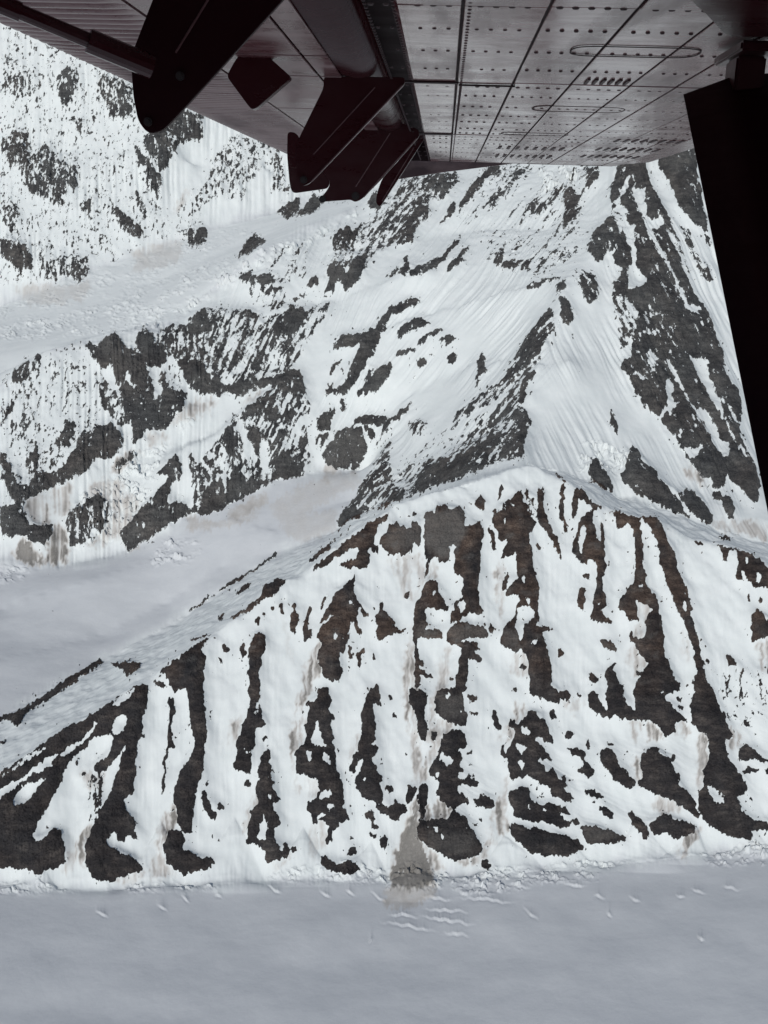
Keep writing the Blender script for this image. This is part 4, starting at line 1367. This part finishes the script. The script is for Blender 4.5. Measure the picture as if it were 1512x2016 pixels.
def mat_paint(name, base, rough, dirt=0.0, streak=1.0, stain=0.0, coat=0.0):
    m, nt, b = mat(name)
    b.inputs['Coat Weight'].default_value = coat
    b.inputs['Coat Roughness'].default_value = 0.08
    tc = N(nt, 'ShaderNodeTexCoord')
    def nz(scale, detail, r, st):
        mp = N(nt, 'ShaderNodeMapping'); mp.inputs['Scale'].default_value = st
        nt.links.new(tc.outputs['Object'], mp.inputs[0])
        n = N(nt, 'ShaderNodeTexNoise', Scale=scale, Detail=detail, Roughness=r)
        nt.links.new(mp.outputs[0], n.inputs['Vector'])
        return n.outputs['Fac']
    n1 = nz(2.6, 9.0, 0.7, (1.0, 3.6 * streak, 3.0))
    n2 = nz(5.0, 6.0, 0.6, (1.3, 0.25, 1.0))
    grime = ramp(nt, n1, [(0.40, (0, 0, 0)), (0.68, (1, 1, 1))])
    dark = ramp(nt, n2, [(0.50, (0, 0, 0)), (0.72, (1, 1, 1))])
    f = N(nt, 'ShaderNodeMath', operation='MULTIPLY'); nt.links.new(grime, f.inputs[0]); f.inputs[1].default_value = dirt
    c = mix(nt, f.outputs[0], base, (0.39, 0.285, 0.28))
    f2 = N(nt, 'ShaderNodeMath', operation='MULTIPLY'); nt.links.new(dark, f2.inputs[0]); f2.inputs[1].default_value = stain
    c = mix(nt, f2.outputs[0], c, (0.035, 0.03, 0.033))
    nt.links.new(c, b.inputs['Base Color'])
    r = N(nt, 'ShaderNodeMath', operation='MULTIPLY_ADD'); nt.links.new(grime, r.inputs[0]); r.inputs[1].default_value = 0.2; r.inputs[2].default_value = rough
    r2 = N(nt, 'ShaderNodeMath', operation='MULTIPLY_ADD'); nt.links.new(f2.outputs[0], r2.inputs[0]); r2.inputs[1].default_value = 0.35; nt.links.new(r.outputs[0], r2.inputs[2])
    nt.links.new(r2.outputs[0], b.inputs['Roughness'])
    bp = N(nt, 'ShaderNodeBump', Strength=0.3, Distance=0.012)
    n3 = nz(4.5, 3.0, 0.5, (1, 1, 1))
    nt.links.new(n3, bp.inputs['Height']); nt.links.new(bp.outputs[0], b.inputs['Normal'])
    return m

M_SKIN = mat_paint('weathered_red_skin', (0.15, 0.03, 0.036), 0.12, 0.75, 1.0, 0.7, 0.12)
M_FLAP = mat_paint('weathered_red_flap', (0.13, 0.05, 0.055), 0.25, 0.8, 1.0, 0.5)
M_RED = mat_paint('dark_red_paint', (0.040, 0.005, 0.008), 0.22, 0.03)
M_CORE = mat_paint('seam_shadow_red', (0.018, 0.004, 0.006), 0.75, 0.0)
M_RIVET = mat_paint('dull_red_rivet', (0.030, 0.010, 0.012), 0.55, 0.1)
M_STEEL = mat_paint('worn_steel', (0.02, 0.018, 0.018), 0.5, 0.1)
M_BEAD = mat_paint('highlight_red', (0.10, 0.035, 0.04), 0.25, 0.4)  # lighter red that paints highlight lines on the brackets
M_DARK = mat_paint('shaded_red_paint', (0.024, 0.004, 0.006), 0.5, 0.0)  # darker copy of the red: shade on strut and nearest bracket, in colour
M_DARK.node_tree.nodes['Principled BSDF'].inputs['Specular IOR Level'].default_value = 0.15
M_TIP = mat_paint('tip_reflection_grey', (0.12, 0.085, 0.09), 0.3, 0.95)  # pale grey stands in for the reflection on the drooped tip

def link_bm(name, bm, material, parent, smooth=False):
    me = bpy.data.meshes.new(name)
    bmesh.ops.recalc_face_normals(bm, faces=bm.faces)
    bm.to_mesh(me); bm.free()
    me.materials.append(material)
    if smooth:
        me.polygons.foreach_set('use_smooth', [True] * len(me.polygons))
    o = bpy.data.objects.new(name, me)
    col.objects.link(o)
    o.parent = parent
    return o

def add_box(bm, lo, hi):
    m = bmesh.ops.create_cube(bm, size=1.0)
    for v in m['verts']:
        v.co = Vector([(lo[k] + hi[k]) / 2 + v.co[k] * (hi[k] - lo[k]) for k in range(3)])
    return m['verts']

def add_tube(bm, a, b, r, seg=14):
    a, b = Vector(a), Vector(b)
    q = (b - a).to_track_quat('Z', 'Y').to_matrix()
    rings = []
    for p in (a, b):
        rings.append([bm.verts.new(p + q @ Vector((math.cos(t) * r, math.sin(t) * r, 0))) for t in [2 * math.pi * k / seg for k in range(seg)]])
    for k in range(seg):
        bm.faces.new((rings[0][k], rings[0][(k + 1) % seg], rings[1][(k + 1) % seg], rings[1][k]))
    bm.faces.new(rings[0]); bm.faces.new(rings[1])

def plate(name, cn, s0, th, material, parent, bev=0.006, axis='s'):
    """flat plate: outline in (chord, height) at span s0"""
    bm = bmesh.new()
    front = [bm.verts.new((c, s0, n)) for c, n in cn]
    f = bm.faces.new(front)
    r = bmesh.ops.extrude_face_region(bm, geom=[f])
    for g in r['geom']:
        if isinstance(g, bmesh.types.BMVert): g.co.y += th
    bmesh.ops.recalc_face_normals(bm, faces=bm.faces)
    if bev:
        bmesh.ops.bevel(bm, geom=list(bm.edges), offset=bev, segments=2, affect='EDGES', clamp_overlap=True)
    return link_bm(name, bm, material, parent)

def rounded(pts, r=0.012, seg=4):
    """round the corners of an outline"""
    out = []
    n = len(pts)
    for i in range(n):
        p = Vector(pts[i]); a = Vector(pts[i - 1]); b = Vector(pts[(i + 1) % n])
        da, db = a - p, b - p
        la, lb = da.length, db.length
        k = min(r, la * 0.45, lb * 0.45)
        p0, p1 = p + da / la * k, p + db / lb * k
        for j in range(seg + 1):
            t = j / seg
            q = p0 * (1 - t) ** 2 + p * 2 * t * (1 - t) + p1 * t * t
            out.append((q.x, q.y))
    return out

# lines of the wing, read where they cross the frame
S_TIP = on_wing(1000, 320)[1]
C_SEAM = [on_wing(*p)[0] for p in ((787, 2), (912, 2), (1086, 4), (1268, 3), (1416, 34), (1434, 108))]
C_SEAM += [on_wing(*p)[0] for p in ((1321, 238), (1355, 259), (1358, 275))]
C_TE = on_wing(0, 46)[0]
C_AIL = on_wing(260, 17)[0]
C_MID = on_wing(529, 29)[0]
C_NOSE0 = on_wing(600, 40)[0]
C_NOSE1 = on_wing(700, 40)[0]
C_COVE0 = on_wing(752, 40)[0]
C_LE = C_SEAM[-1] + 0.30
S_ROOT = -0.25
S_EDGE = [S_ROOT + 0.02, 1.25, on_wing(819, 5)[1], on_wing(819, 157)[1], on_wing(819, 261)[1], S_TIP]

# wing box: core with nose curve, skin panels under it
bm = bmesh.new()
prof = [(C_COVE0 + 0.10, H + 0.004), (C_SEAM[-1], H + 0.004), (C_LE - 0.12, H + 0.022), (C_LE - 0.03, H + 0.065), (C_LE, H + 0.12), (C_LE - 0.04, H + 0.18),
        (C_LE - 0.35, H + 0.25), (C_SEAM[2], H + 0.26), (C_COVE0 + 0.1, H + 0.17), (C_COVE0 + 0.02, H + 0.13), (C_COVE0, H + 0.085), (C_COVE0 + 0.015, H + 0.045), (C_COVE0 + 0.05, H + 0.016)]
ends = []
for s in (S_ROOT, S_TIP):
    ends.append([bm.verts.new((c, s, n)) for c, n in prof])
np_ = len(prof)
for k in range(np_):
    bm.faces.new((ends[0][k], ends[0][(k + 1) % np_], ends[1][(k + 1) % np_], ends[1][k]))
bm.faces.new(ends[0]); bm.faces.new(ends[1])
wing = link_bm('wing', bm, M_SKIN, plane)
wing['label'] = 'weathered red riveted wing underside'

GAP = 0.0030
edges_c = [C_COVE0 + 0.075] + C_SEAM
for a in range(len(edges_c) - 1):
    for b in range(len(S_EDGE) - 1):
        bm = bmesh.new()
        drop = random.uniform(-0.0012, 0.0012)
        add_box(bm, (edges_c[a] + GAP, S_EDGE[b] + GAP, H - 0.003 + drop), (edges_c[a + 1] - GAP, S_EDGE[b + 1] - GAP, H + 0.0025))
        bmesh.ops.bevel(bm, geom=list(bm.edges), offset=0.0012, segments=1, affect='EDGES')
        link_bm('skin_panel', bm, M_SKIN, wing)
# dark sheet that paints shade into the seams
bm = bmesh.new()
add_box(bm, (C_COVE0 + 0.08, S_ROOT + 0.03, H + 0.0028), (C_SEAM[-1] - 0.004, S_TIP - 0.006, H + 0.0036))
link_bm('seam_shade_backing', bm, M_CORE, wing)
# nose skin and tip strip
bm = bmesh.new()
add_box(bm, (C_AIL + 0.02, S_TIP + 0.001, H - 0.004), (C_SEAM[-1] - 0.02, S_TIP + 0.016, H + 0.12))
link_bm('tip_rib', bm, M_CORE, wing)
tp = [on_rib(x, y, S_TIP + 0.12) for x, y in ((762, 356), (796, 308), (822, 306), (870, 310), (1010, 322), (960, 328), (880, 338))]
plate('drooped_tip', tp, S_TIP + 0.12, 0.03, M_TIP, wing, 0.004)

bm = bmesh.new()
add_box(bm, (C_AIL + 0.06, S_ROOT, H + 0.115), (C_COVE0 + 0.12, S_TIP + 0.001, H + 0.135))
link_bm('shroud', bm, M_CORE, wing)
# rivets
def dome(bm, c, s, r, h):
    top = bm.verts.new((c, s, H - 0.003 - h))
    ring = [bm.verts.new((c + math.cos(t) * r, s + math.sin(t) * r, H - 0.002)) for t in [math.pi / 3 * k for k in range(6)]]
    mid = [bm.verts.new((c + math.cos(t) * r * 0.7, s + math.sin(t) * r * 0.7, H - 0.003 - h * 0.75)) for t in [math.pi / 3 * k for k in range(6)]]
    for k in range(6):
        j = (k + 1) % 6
        bm.faces.new((ring[k], ring[j], mid[j], mid[k])); bm.faces.new((mid[k], mid[j], top))

bm = bmesh.new()
rows = [on_wing(819, y / 3.78)[1] for y in (22, 108, 195, 360, 495, 625, 695, 775, 840, 890, 940, 975, 1002, 1020, 1050, 1085, 1120, 1150)]
for ri, s in enumerate(rows):
    big = ri in (0, 5)
    if ri == 1: continue
    c = C_SEAM[0] - 0.05
    while c < C_SEAM[-1] + 0.02:
        near = min(abs(c - e) for e in C_SEAM)
        if near > 0.012 and random.random() > 0.05:
            dome(bm, c, s + random.uniform(-0.001, 0.001), (0.0066 if big else 0.0048) * (1 + 0.25 * (s > 3.2)), 0.0022)
        c += 0.0265
for c in (C_SEAM[0] - 0.012, C_SEAM[1] + 0.012, C_SEAM[0] - 0.06):
    s = 1.7
    while s < S_TIP - 0.03:
        dome(bm, c, s, 0.0042, 0.002); s += 0.03
rv = link_bm('rivets', bm, M_RIVET, wing); rv['kind'] = 'stuff'

# doubler straps across the chord, where the skins lap
def strap(px0, py0, px1, py1, w):
    c0, s0 = on_wing(px0, py0); c1, s1 = on_wing(px1, py1)
    bm = bmesh.new()
    add_box(bm, (c0, min(s0, s1) - w, H - 0.0072), (c1, min(s0, s1) + w, H - 0.0035))
    link_bm('doubler_strap', bm, M_CORE, wing)
strap(794, 157, 903, 159, 0.012)
strap(903, 163, 1014, 166, 0.005)
strap(822, 260, 892, 262, 0.03)

# oblong access panels: a raised rim with fasteners
def access(px0, py0, px1, py1, px2, py2):
    c0, s0 = on_wing(px0, py0); c1, _ = on_wing(px1, py1); _, s1 = on_wing(px2, py2)
    lo, hi = min(s0, s1), max(s0, s1)
    w, hgt = c1 - c0, hi - lo
    r = min(w, hgt) * 0.48
    outl = rounded([(c0, lo), (c1, lo), (c1, hi), (c0, hi)], r, 8)
    inn = rounded([(c0 + 0.0025, lo + 0.0035), (c1 - 0.0025, lo + 0.0035), (c1 - 0.0025, hi - 0.0035), (c0 + 0.0025, hi - 0.0035)], r * 0.9, 8)
    bm = bmesh.new()
    n = len(outl)
    A = [bm.verts.new((x, y, H - 0.0045)) for x, y in outl]; B = [bm.verts.new((x, y, H - 0.0045)) for x, y in inn]
    A2 = [bm.verts.new((x, y, H - 0.003)) for x, y in outl]; B2 = [bm.verts.new((x, y, H - 0.003)) for x, y in inn]
    for k in range(n):
        j = (k + 1) % n
        bm.faces.new((A[k], A[j], B[j], B[k])); bm.faces.new((A[k], A[j], A2[j], A2[k])); bm.faces.new((B[k], B[j], B2[j], B2[k]))
    o = link_bm('access_panel', bm, M_CORE, wing)
    return o
access(1130, 86, 1425, 70, 1130, 106)
access(1052, 205, 1245, 205, 1052, 216)
access(985, 263, 1120, 263, 985, 258)

def louvre(px, py, w, slots):
    c, s = on_wing(px, py)
    k = s / 2.0
    bm = bmesh.new()
    for i in range(slots):
        t = (i - (slots - 1) / 2) * w * k / slots
        x = c + t
        add_box(bm, (x - 0.0026 * k, s - 0.030 * k, H - 0.0062), (x + 0.0026 * k, s + 0.030 * k, H - 0.0025))
    link_bm('vent_louvre', bm, M_RIVET, wing)
louvre(1195, 158, 0.085, 6)
louvre(1045, 290, 0.13, 8)
louvre(1030, 306, 0.11, 8)
louvre(1277, 276, 0.13, 8)
louvre(1235, 293, 0.12, 8)
louvre(1200, 307, 0.11, 8)

# flap with rounded nose, its skins and the corrugated aileron behind it
bm = bmesh.new()
fp = [(C_AIL + 0.008, H + 0.006), (C_NOSE0, H + 0.004), (C_NOSE0 + 0.03, H - 0.002)]
for k in range(9):
    t = -math.pi / 2 + math.pi * k / 8
    fp.append((C_NOSE1 - 0.05 + math.cos(t) * 0.05, H + 0.045 + math.sin(t) * 0.047))
fp += [(C_NOSE0, H + 0.085), (C_AIL + 0.008, H + 0.04)]
e2 = [[bm.verts.new((c, s, n)) for c, n in fp] for s in (1.0, S_TIP - 0.03)]
for k in range(len(fp)):
    j = (k + 1) % len(fp)
    bm.faces.new((e2[0][k], e2[0][j], e2[1][j], e2[1][k]))
bm.faces.new(e2[0]); bm.faces.new(e2[1])
flap = link_bm('flap', bm, M_RED, plane, True)
for c0, c1 in ((C_AIL + 0.012, C_MID - 0.003), (C_MID + 0.003, C_NOSE0 - 0.004)):
    for s0, s1 in ((1.02, 2.45), (2.46, 2.78), (2.79, 3.55), (3.56, S_TIP - 0.05)):
        bm = bmesh.new()
        add_box(bm, (c0, s0 + 0.002, H - 0.002), (c1, s1 - 0.002, H + 0.003))
        bmesh.ops.bevel(bm, geom=list(bm.edges), offset=0.001, segments=1, affect='EDGES')
        link_bm('skin_panel', bm, M_FLAP, flap)

bm = bmesh.new()
PITCHS = 0.05
ns = int((S_TIP - 0.2 - 1.0) / PITCHS * 10)
lowr, upr = [], []
for k in range(ns + 1):
    s = 1.0 + k * PITCHS / 10
    ph = 2 * math.pi * s / PITCHS
    wv = 0.008 * (1 - abs(math.sin(ph / 2)) ** 0.6 * 1.4)
    row = []
    for c, amp in ((C_TE, 0.15), (C_TE + 0.02, 0.5), (C_TE + 0.05, 1.0), (C_AIL - 0.05, 1.0), (C_AIL - 0.015, 0.3), (C_AIL, 0.0)):
        row.append(bm.verts.new((c, s, H + 0.001 + wv * amp)))
    lowr.append(row)
    upr.append([bm.verts.new((C_TE, s, H + 0.012)), bm.verts.new((C_AIL, s, H + 0.035))])
for k in range(ns):
    for j in range(5):
        bm.faces.new((lowr[k][j], lowr[k + 1][j], lowr[k + 1][j + 1], lowr[k][j + 1]))
    bm.faces.new((upr[k][0], upr[k][1], upr[k + 1][1], upr[k + 1][0]))
    bm.faces.new((lowr[k][0], upr[k][0], upr[k + 1][0], lowr[k + 1][0]))
    bm.faces.new((lowr[k][5], lowr[k + 1][5], upr[k + 1][1], upr[k][1]))
ail = link_bm('aileron', bm, M_FLAP, plane)
ail['label'] = 'corrugated grey-red aileron at the trailing edge'

# hinge brackets that hang under the wing
def bracket(pts, s, th, r=0.02, name='hinge_bracket', m=None, par=None, bev=0.003):
    cn = [on_rib(x, y, s) for x, y in pts]
    return plate(name, rounded(cn, r), s, th, m or M_RED, par or plane, bev)

def bolt(px, py, s, r, parent):
    c, n = on_rib(px, py, s)
    bm = bmesh.new()
    add_tube(bm, (c, s - 0.008, n), (c, s + 0.002, n), r, 6)
    add_tube(bm, (c, s - 0.004, n), (c, s + 0.002, n), r * 1.6, 16)
    link_bm('bolt', bm, M_STEEL, parent)

b1 = bracket([(330, -70), (300, 0), (257, 112), (262, 190), (272, 240), (292, 264), (318, 258), (352, 224), (420, 150), (556, 0), (620, -70)], 1.6, 0.010, 0.012, m=M_DARK)
bolt(292, 240, 1.6, 0.004, b1); bolt(355, 150, 1.6, 0.004, b1)
b2 = bracket([(446, 150), (462, 120), (488, 86), (520, 104), (574, 152), (540, 182), (506, 212), (496, 216), (488, 207)], 2.5, 0.03, 0.01)
b3 = bracket([(637, 150), (637, 173), (605, 238), (587, 275), (581, 299), (586, 352), (596, 367), (611, 360), (797, 165), (797, 152)], 2.8, 0.016, 0.012)
bolt(598, 354, 2.8, 0.006, b3)
b4 = bracket([(566, 258), (565, 306), (570, 360), (575, 381), (645, 371), (650, 358), (636, 338), (606, 316), (585, 262)], 3.7, 0.012, 0.02)
b5 = bracket([(606, 350), (640, 348), (651, 362), (640, 380), (630, 390), (636, 397), (690, 393), (699, 398), (712, 392), (748, 356), (826, 268), (824, 255), (760, 230), (690, 262)], 4.3, 0.02, 0.02)
bolt(700, 386, 4.3, 0.010, b5); bolt(635, 392, 4.3, 0.009, b5)
b6 = bracket([(740, 400), (742, 380), (752, 352), (790, 310), (832, 262), (836, 272), (800, 328), (748, 408)], 5.0, 0.03, 0.02)

def highlight_bead(p0, p1, s, parent, r=0.0016):  # thin lighter tube laid on a plate as its painted highlight
    bm = bmesh.new()
    (c0, n0), (c1, n1) = on_rib(*p0, s), on_rib(*p1, s)
    add_tube(bm, (c0, s - 0.0005, n0), (c1, s - 0.0005, n1), r, 8)
    link_bm('highlight_bead', bm, M_BEAD, parent)
highlight_bead((412, -4), (346, 104), 1.6, b1)
highlight_bead((738, 172), (617, 304), 2.8, b3)
highlight_bead((792, 168), (612, 358), 2.8, b3, 0.0022)
highlight_bead((768, 262), (700, 368), 4.3, b5, 0.0022)
highlight_bead((820, 272), (716, 388), 4.3, b5, 0.0026)
highlight_bead((815, 290), (752, 396), 5.0, b6, 0.0022)
# aileron pushrod
bm = bmesh.new()
def rod(px, py, s):
    c, n = on_rib(px, py, s)
    return (c, s, n)
add_tube(bm, rod(-60, -18, 1.44), rod(40, 24, 1.47), 0.013)
add_tube(bm, rod(36, 22, 1.47), rod(180, 82, 1.52), 0.0105)
add_tube(bm, rod(174, 80, 1.52), rod(300, 132, 1.56), 0.0165)
link_bm('pushrod', bm, M_RED, plane, False)

# strut from the wing down to the fuselage: a streamlined tube with a thin trailing edge
def rib_pt(px, py, s):
    c, n = on_rib(px, py, s)
    return Vector((c, s, n))
P_A = rib_pt(1345, 184, 2.15)
P_B = rib_pt(1516, 1030, 1.22)
ax_t = (P_B - P_A).normalized()
ax_q = ax_t.cross(Vector((1, 0, 0))).normalized()
ax_w = ax_q.cross(ax_t)
if ax_w.x < 0: ax_w = -ax_w
W_ST = 0.36
secq = [(0.0, 0.0), (0.10, 0.016), (0.22, 0.030), (0.30, 0.034), (0.345, 0.024), (W_ST, 0.0), (0.345, -0.024), (0.30, -0.034), (0.22, -0.030), (0.10, -0.016)]
P_T = rib_pt(1440, 122, 2.17)
w_T = (P_T - P_A).dot(ax_w); t_T = (P_T - P_A).dot(ax_t)
bm = bmesh.new()
rings = []
for k in range(9):
    ring = []
    for w, q in secq:
        t0 = t_T * min(w / max(w_T, 0.02), 1.0) + 0.004          # sloping shoulder at the top
        tt = t0 + (2.35 - t0) * (k / 8.0) ** 1.5
        ring.append(bm.verts.new(P_A + ax_w * w + ax_q * q + ax_t * tt))
    rings.append(ring)
for k in range(8):
    for j in range(len(secq)):
        jj = (j + 1) % len(secq)
        bm.faces.new((rings[k][j], rings[k][jj], rings[k + 1][jj], rings[k + 1][j]))
bm.faces.new(rings[0]); bm.faces.new(rings[-1])
strut = link_bm('strut', bm, M_DARK, plane, True)
strut['label'] = 'broad dark wing strut'
strut.data.polygons[-1].use_smooth = False; strut.data.polygons[-2].use_smooth = False
c0, n0 = P_T.x, P_T.z
# fitting between strut and wing
bm = bmesh.new()
cf0, sf0 = on_wing(1437, 66)
add_box(bm, (c0 + 0.0, 2.13, n0 - 0.06), (c0 + 0.056, 2.21, H - 0.031))
add_box(bm, (c0 - 0.008, 2.08, H - 0.03), (c0 + 0.07, 2.28, H - 0.012))
bmesh.ops.bevel(bm, geom=list(bm.edges), offset=0.004, segments=2, affect='EDGES')
link_bm('strut_fitting', bm, M_RED, plane)
bm = bmesh.new()
pts = [on_wing(x, y) for x, y in ((1366, -10), (1392, 14), (1412, 36), (1424, 50), (1440, 60), (1600, 60), (1700, -10), (1700, -80), (1366, -80))]
vs = [bm.verts.new((c, s, H - 0.0045)) for c, s in pts]
f = bm.faces.new(vs)
r = bmesh.ops.extrude_face_region(bm, geom=[f])
for g in r['geom']:
    if isinstance(g, bmesh.types.BMVert): g.co.z -= 0.006
link_bm('strut_fairing', bm, M_RED, plane)

# fuselage side that the wing grows out of (behind the eye)
bm = bmesh.new()
secs = [(-5.0, 0.35, 0.5, 0.15), (-3.0, 0.7, 0.8, 0.0), (-1.2, 0.85, 0.98, -0.1), (1.0, 0.85, 1.0, -0.12), (2.4, 0.8, 0.95, -0.15), (3.6, 0.6, 0.7, -0.25)]
rings = []
for c, hw, hh, cz in secs:
    ring = []
    for k in range(20):
        t = 2 * math.pi * k / 20
        x = math.copysign(abs(math.cos(t)) ** 0.5, math.cos(t)) * hw
        y = math.copysign(abs(math.sin(t)) ** 0.5, math.sin(t)) * hh
        ring.append(bm.verts.new((c, -0.26 - 0.85 + x, cz + y - 0.1)))
    rings.append(ring)
for a in range(len(rings) - 1):
    for k in range(20):
        j = (k + 1) % 20
        bm.faces.new((rings[a][k], rings[a][j], rings[a + 1][j], rings[a + 1][k]))
bm.faces.new(rings[0]); bm.faces.new(rings[-1])
link_bm('fuselage', bm, M_RED, plane)
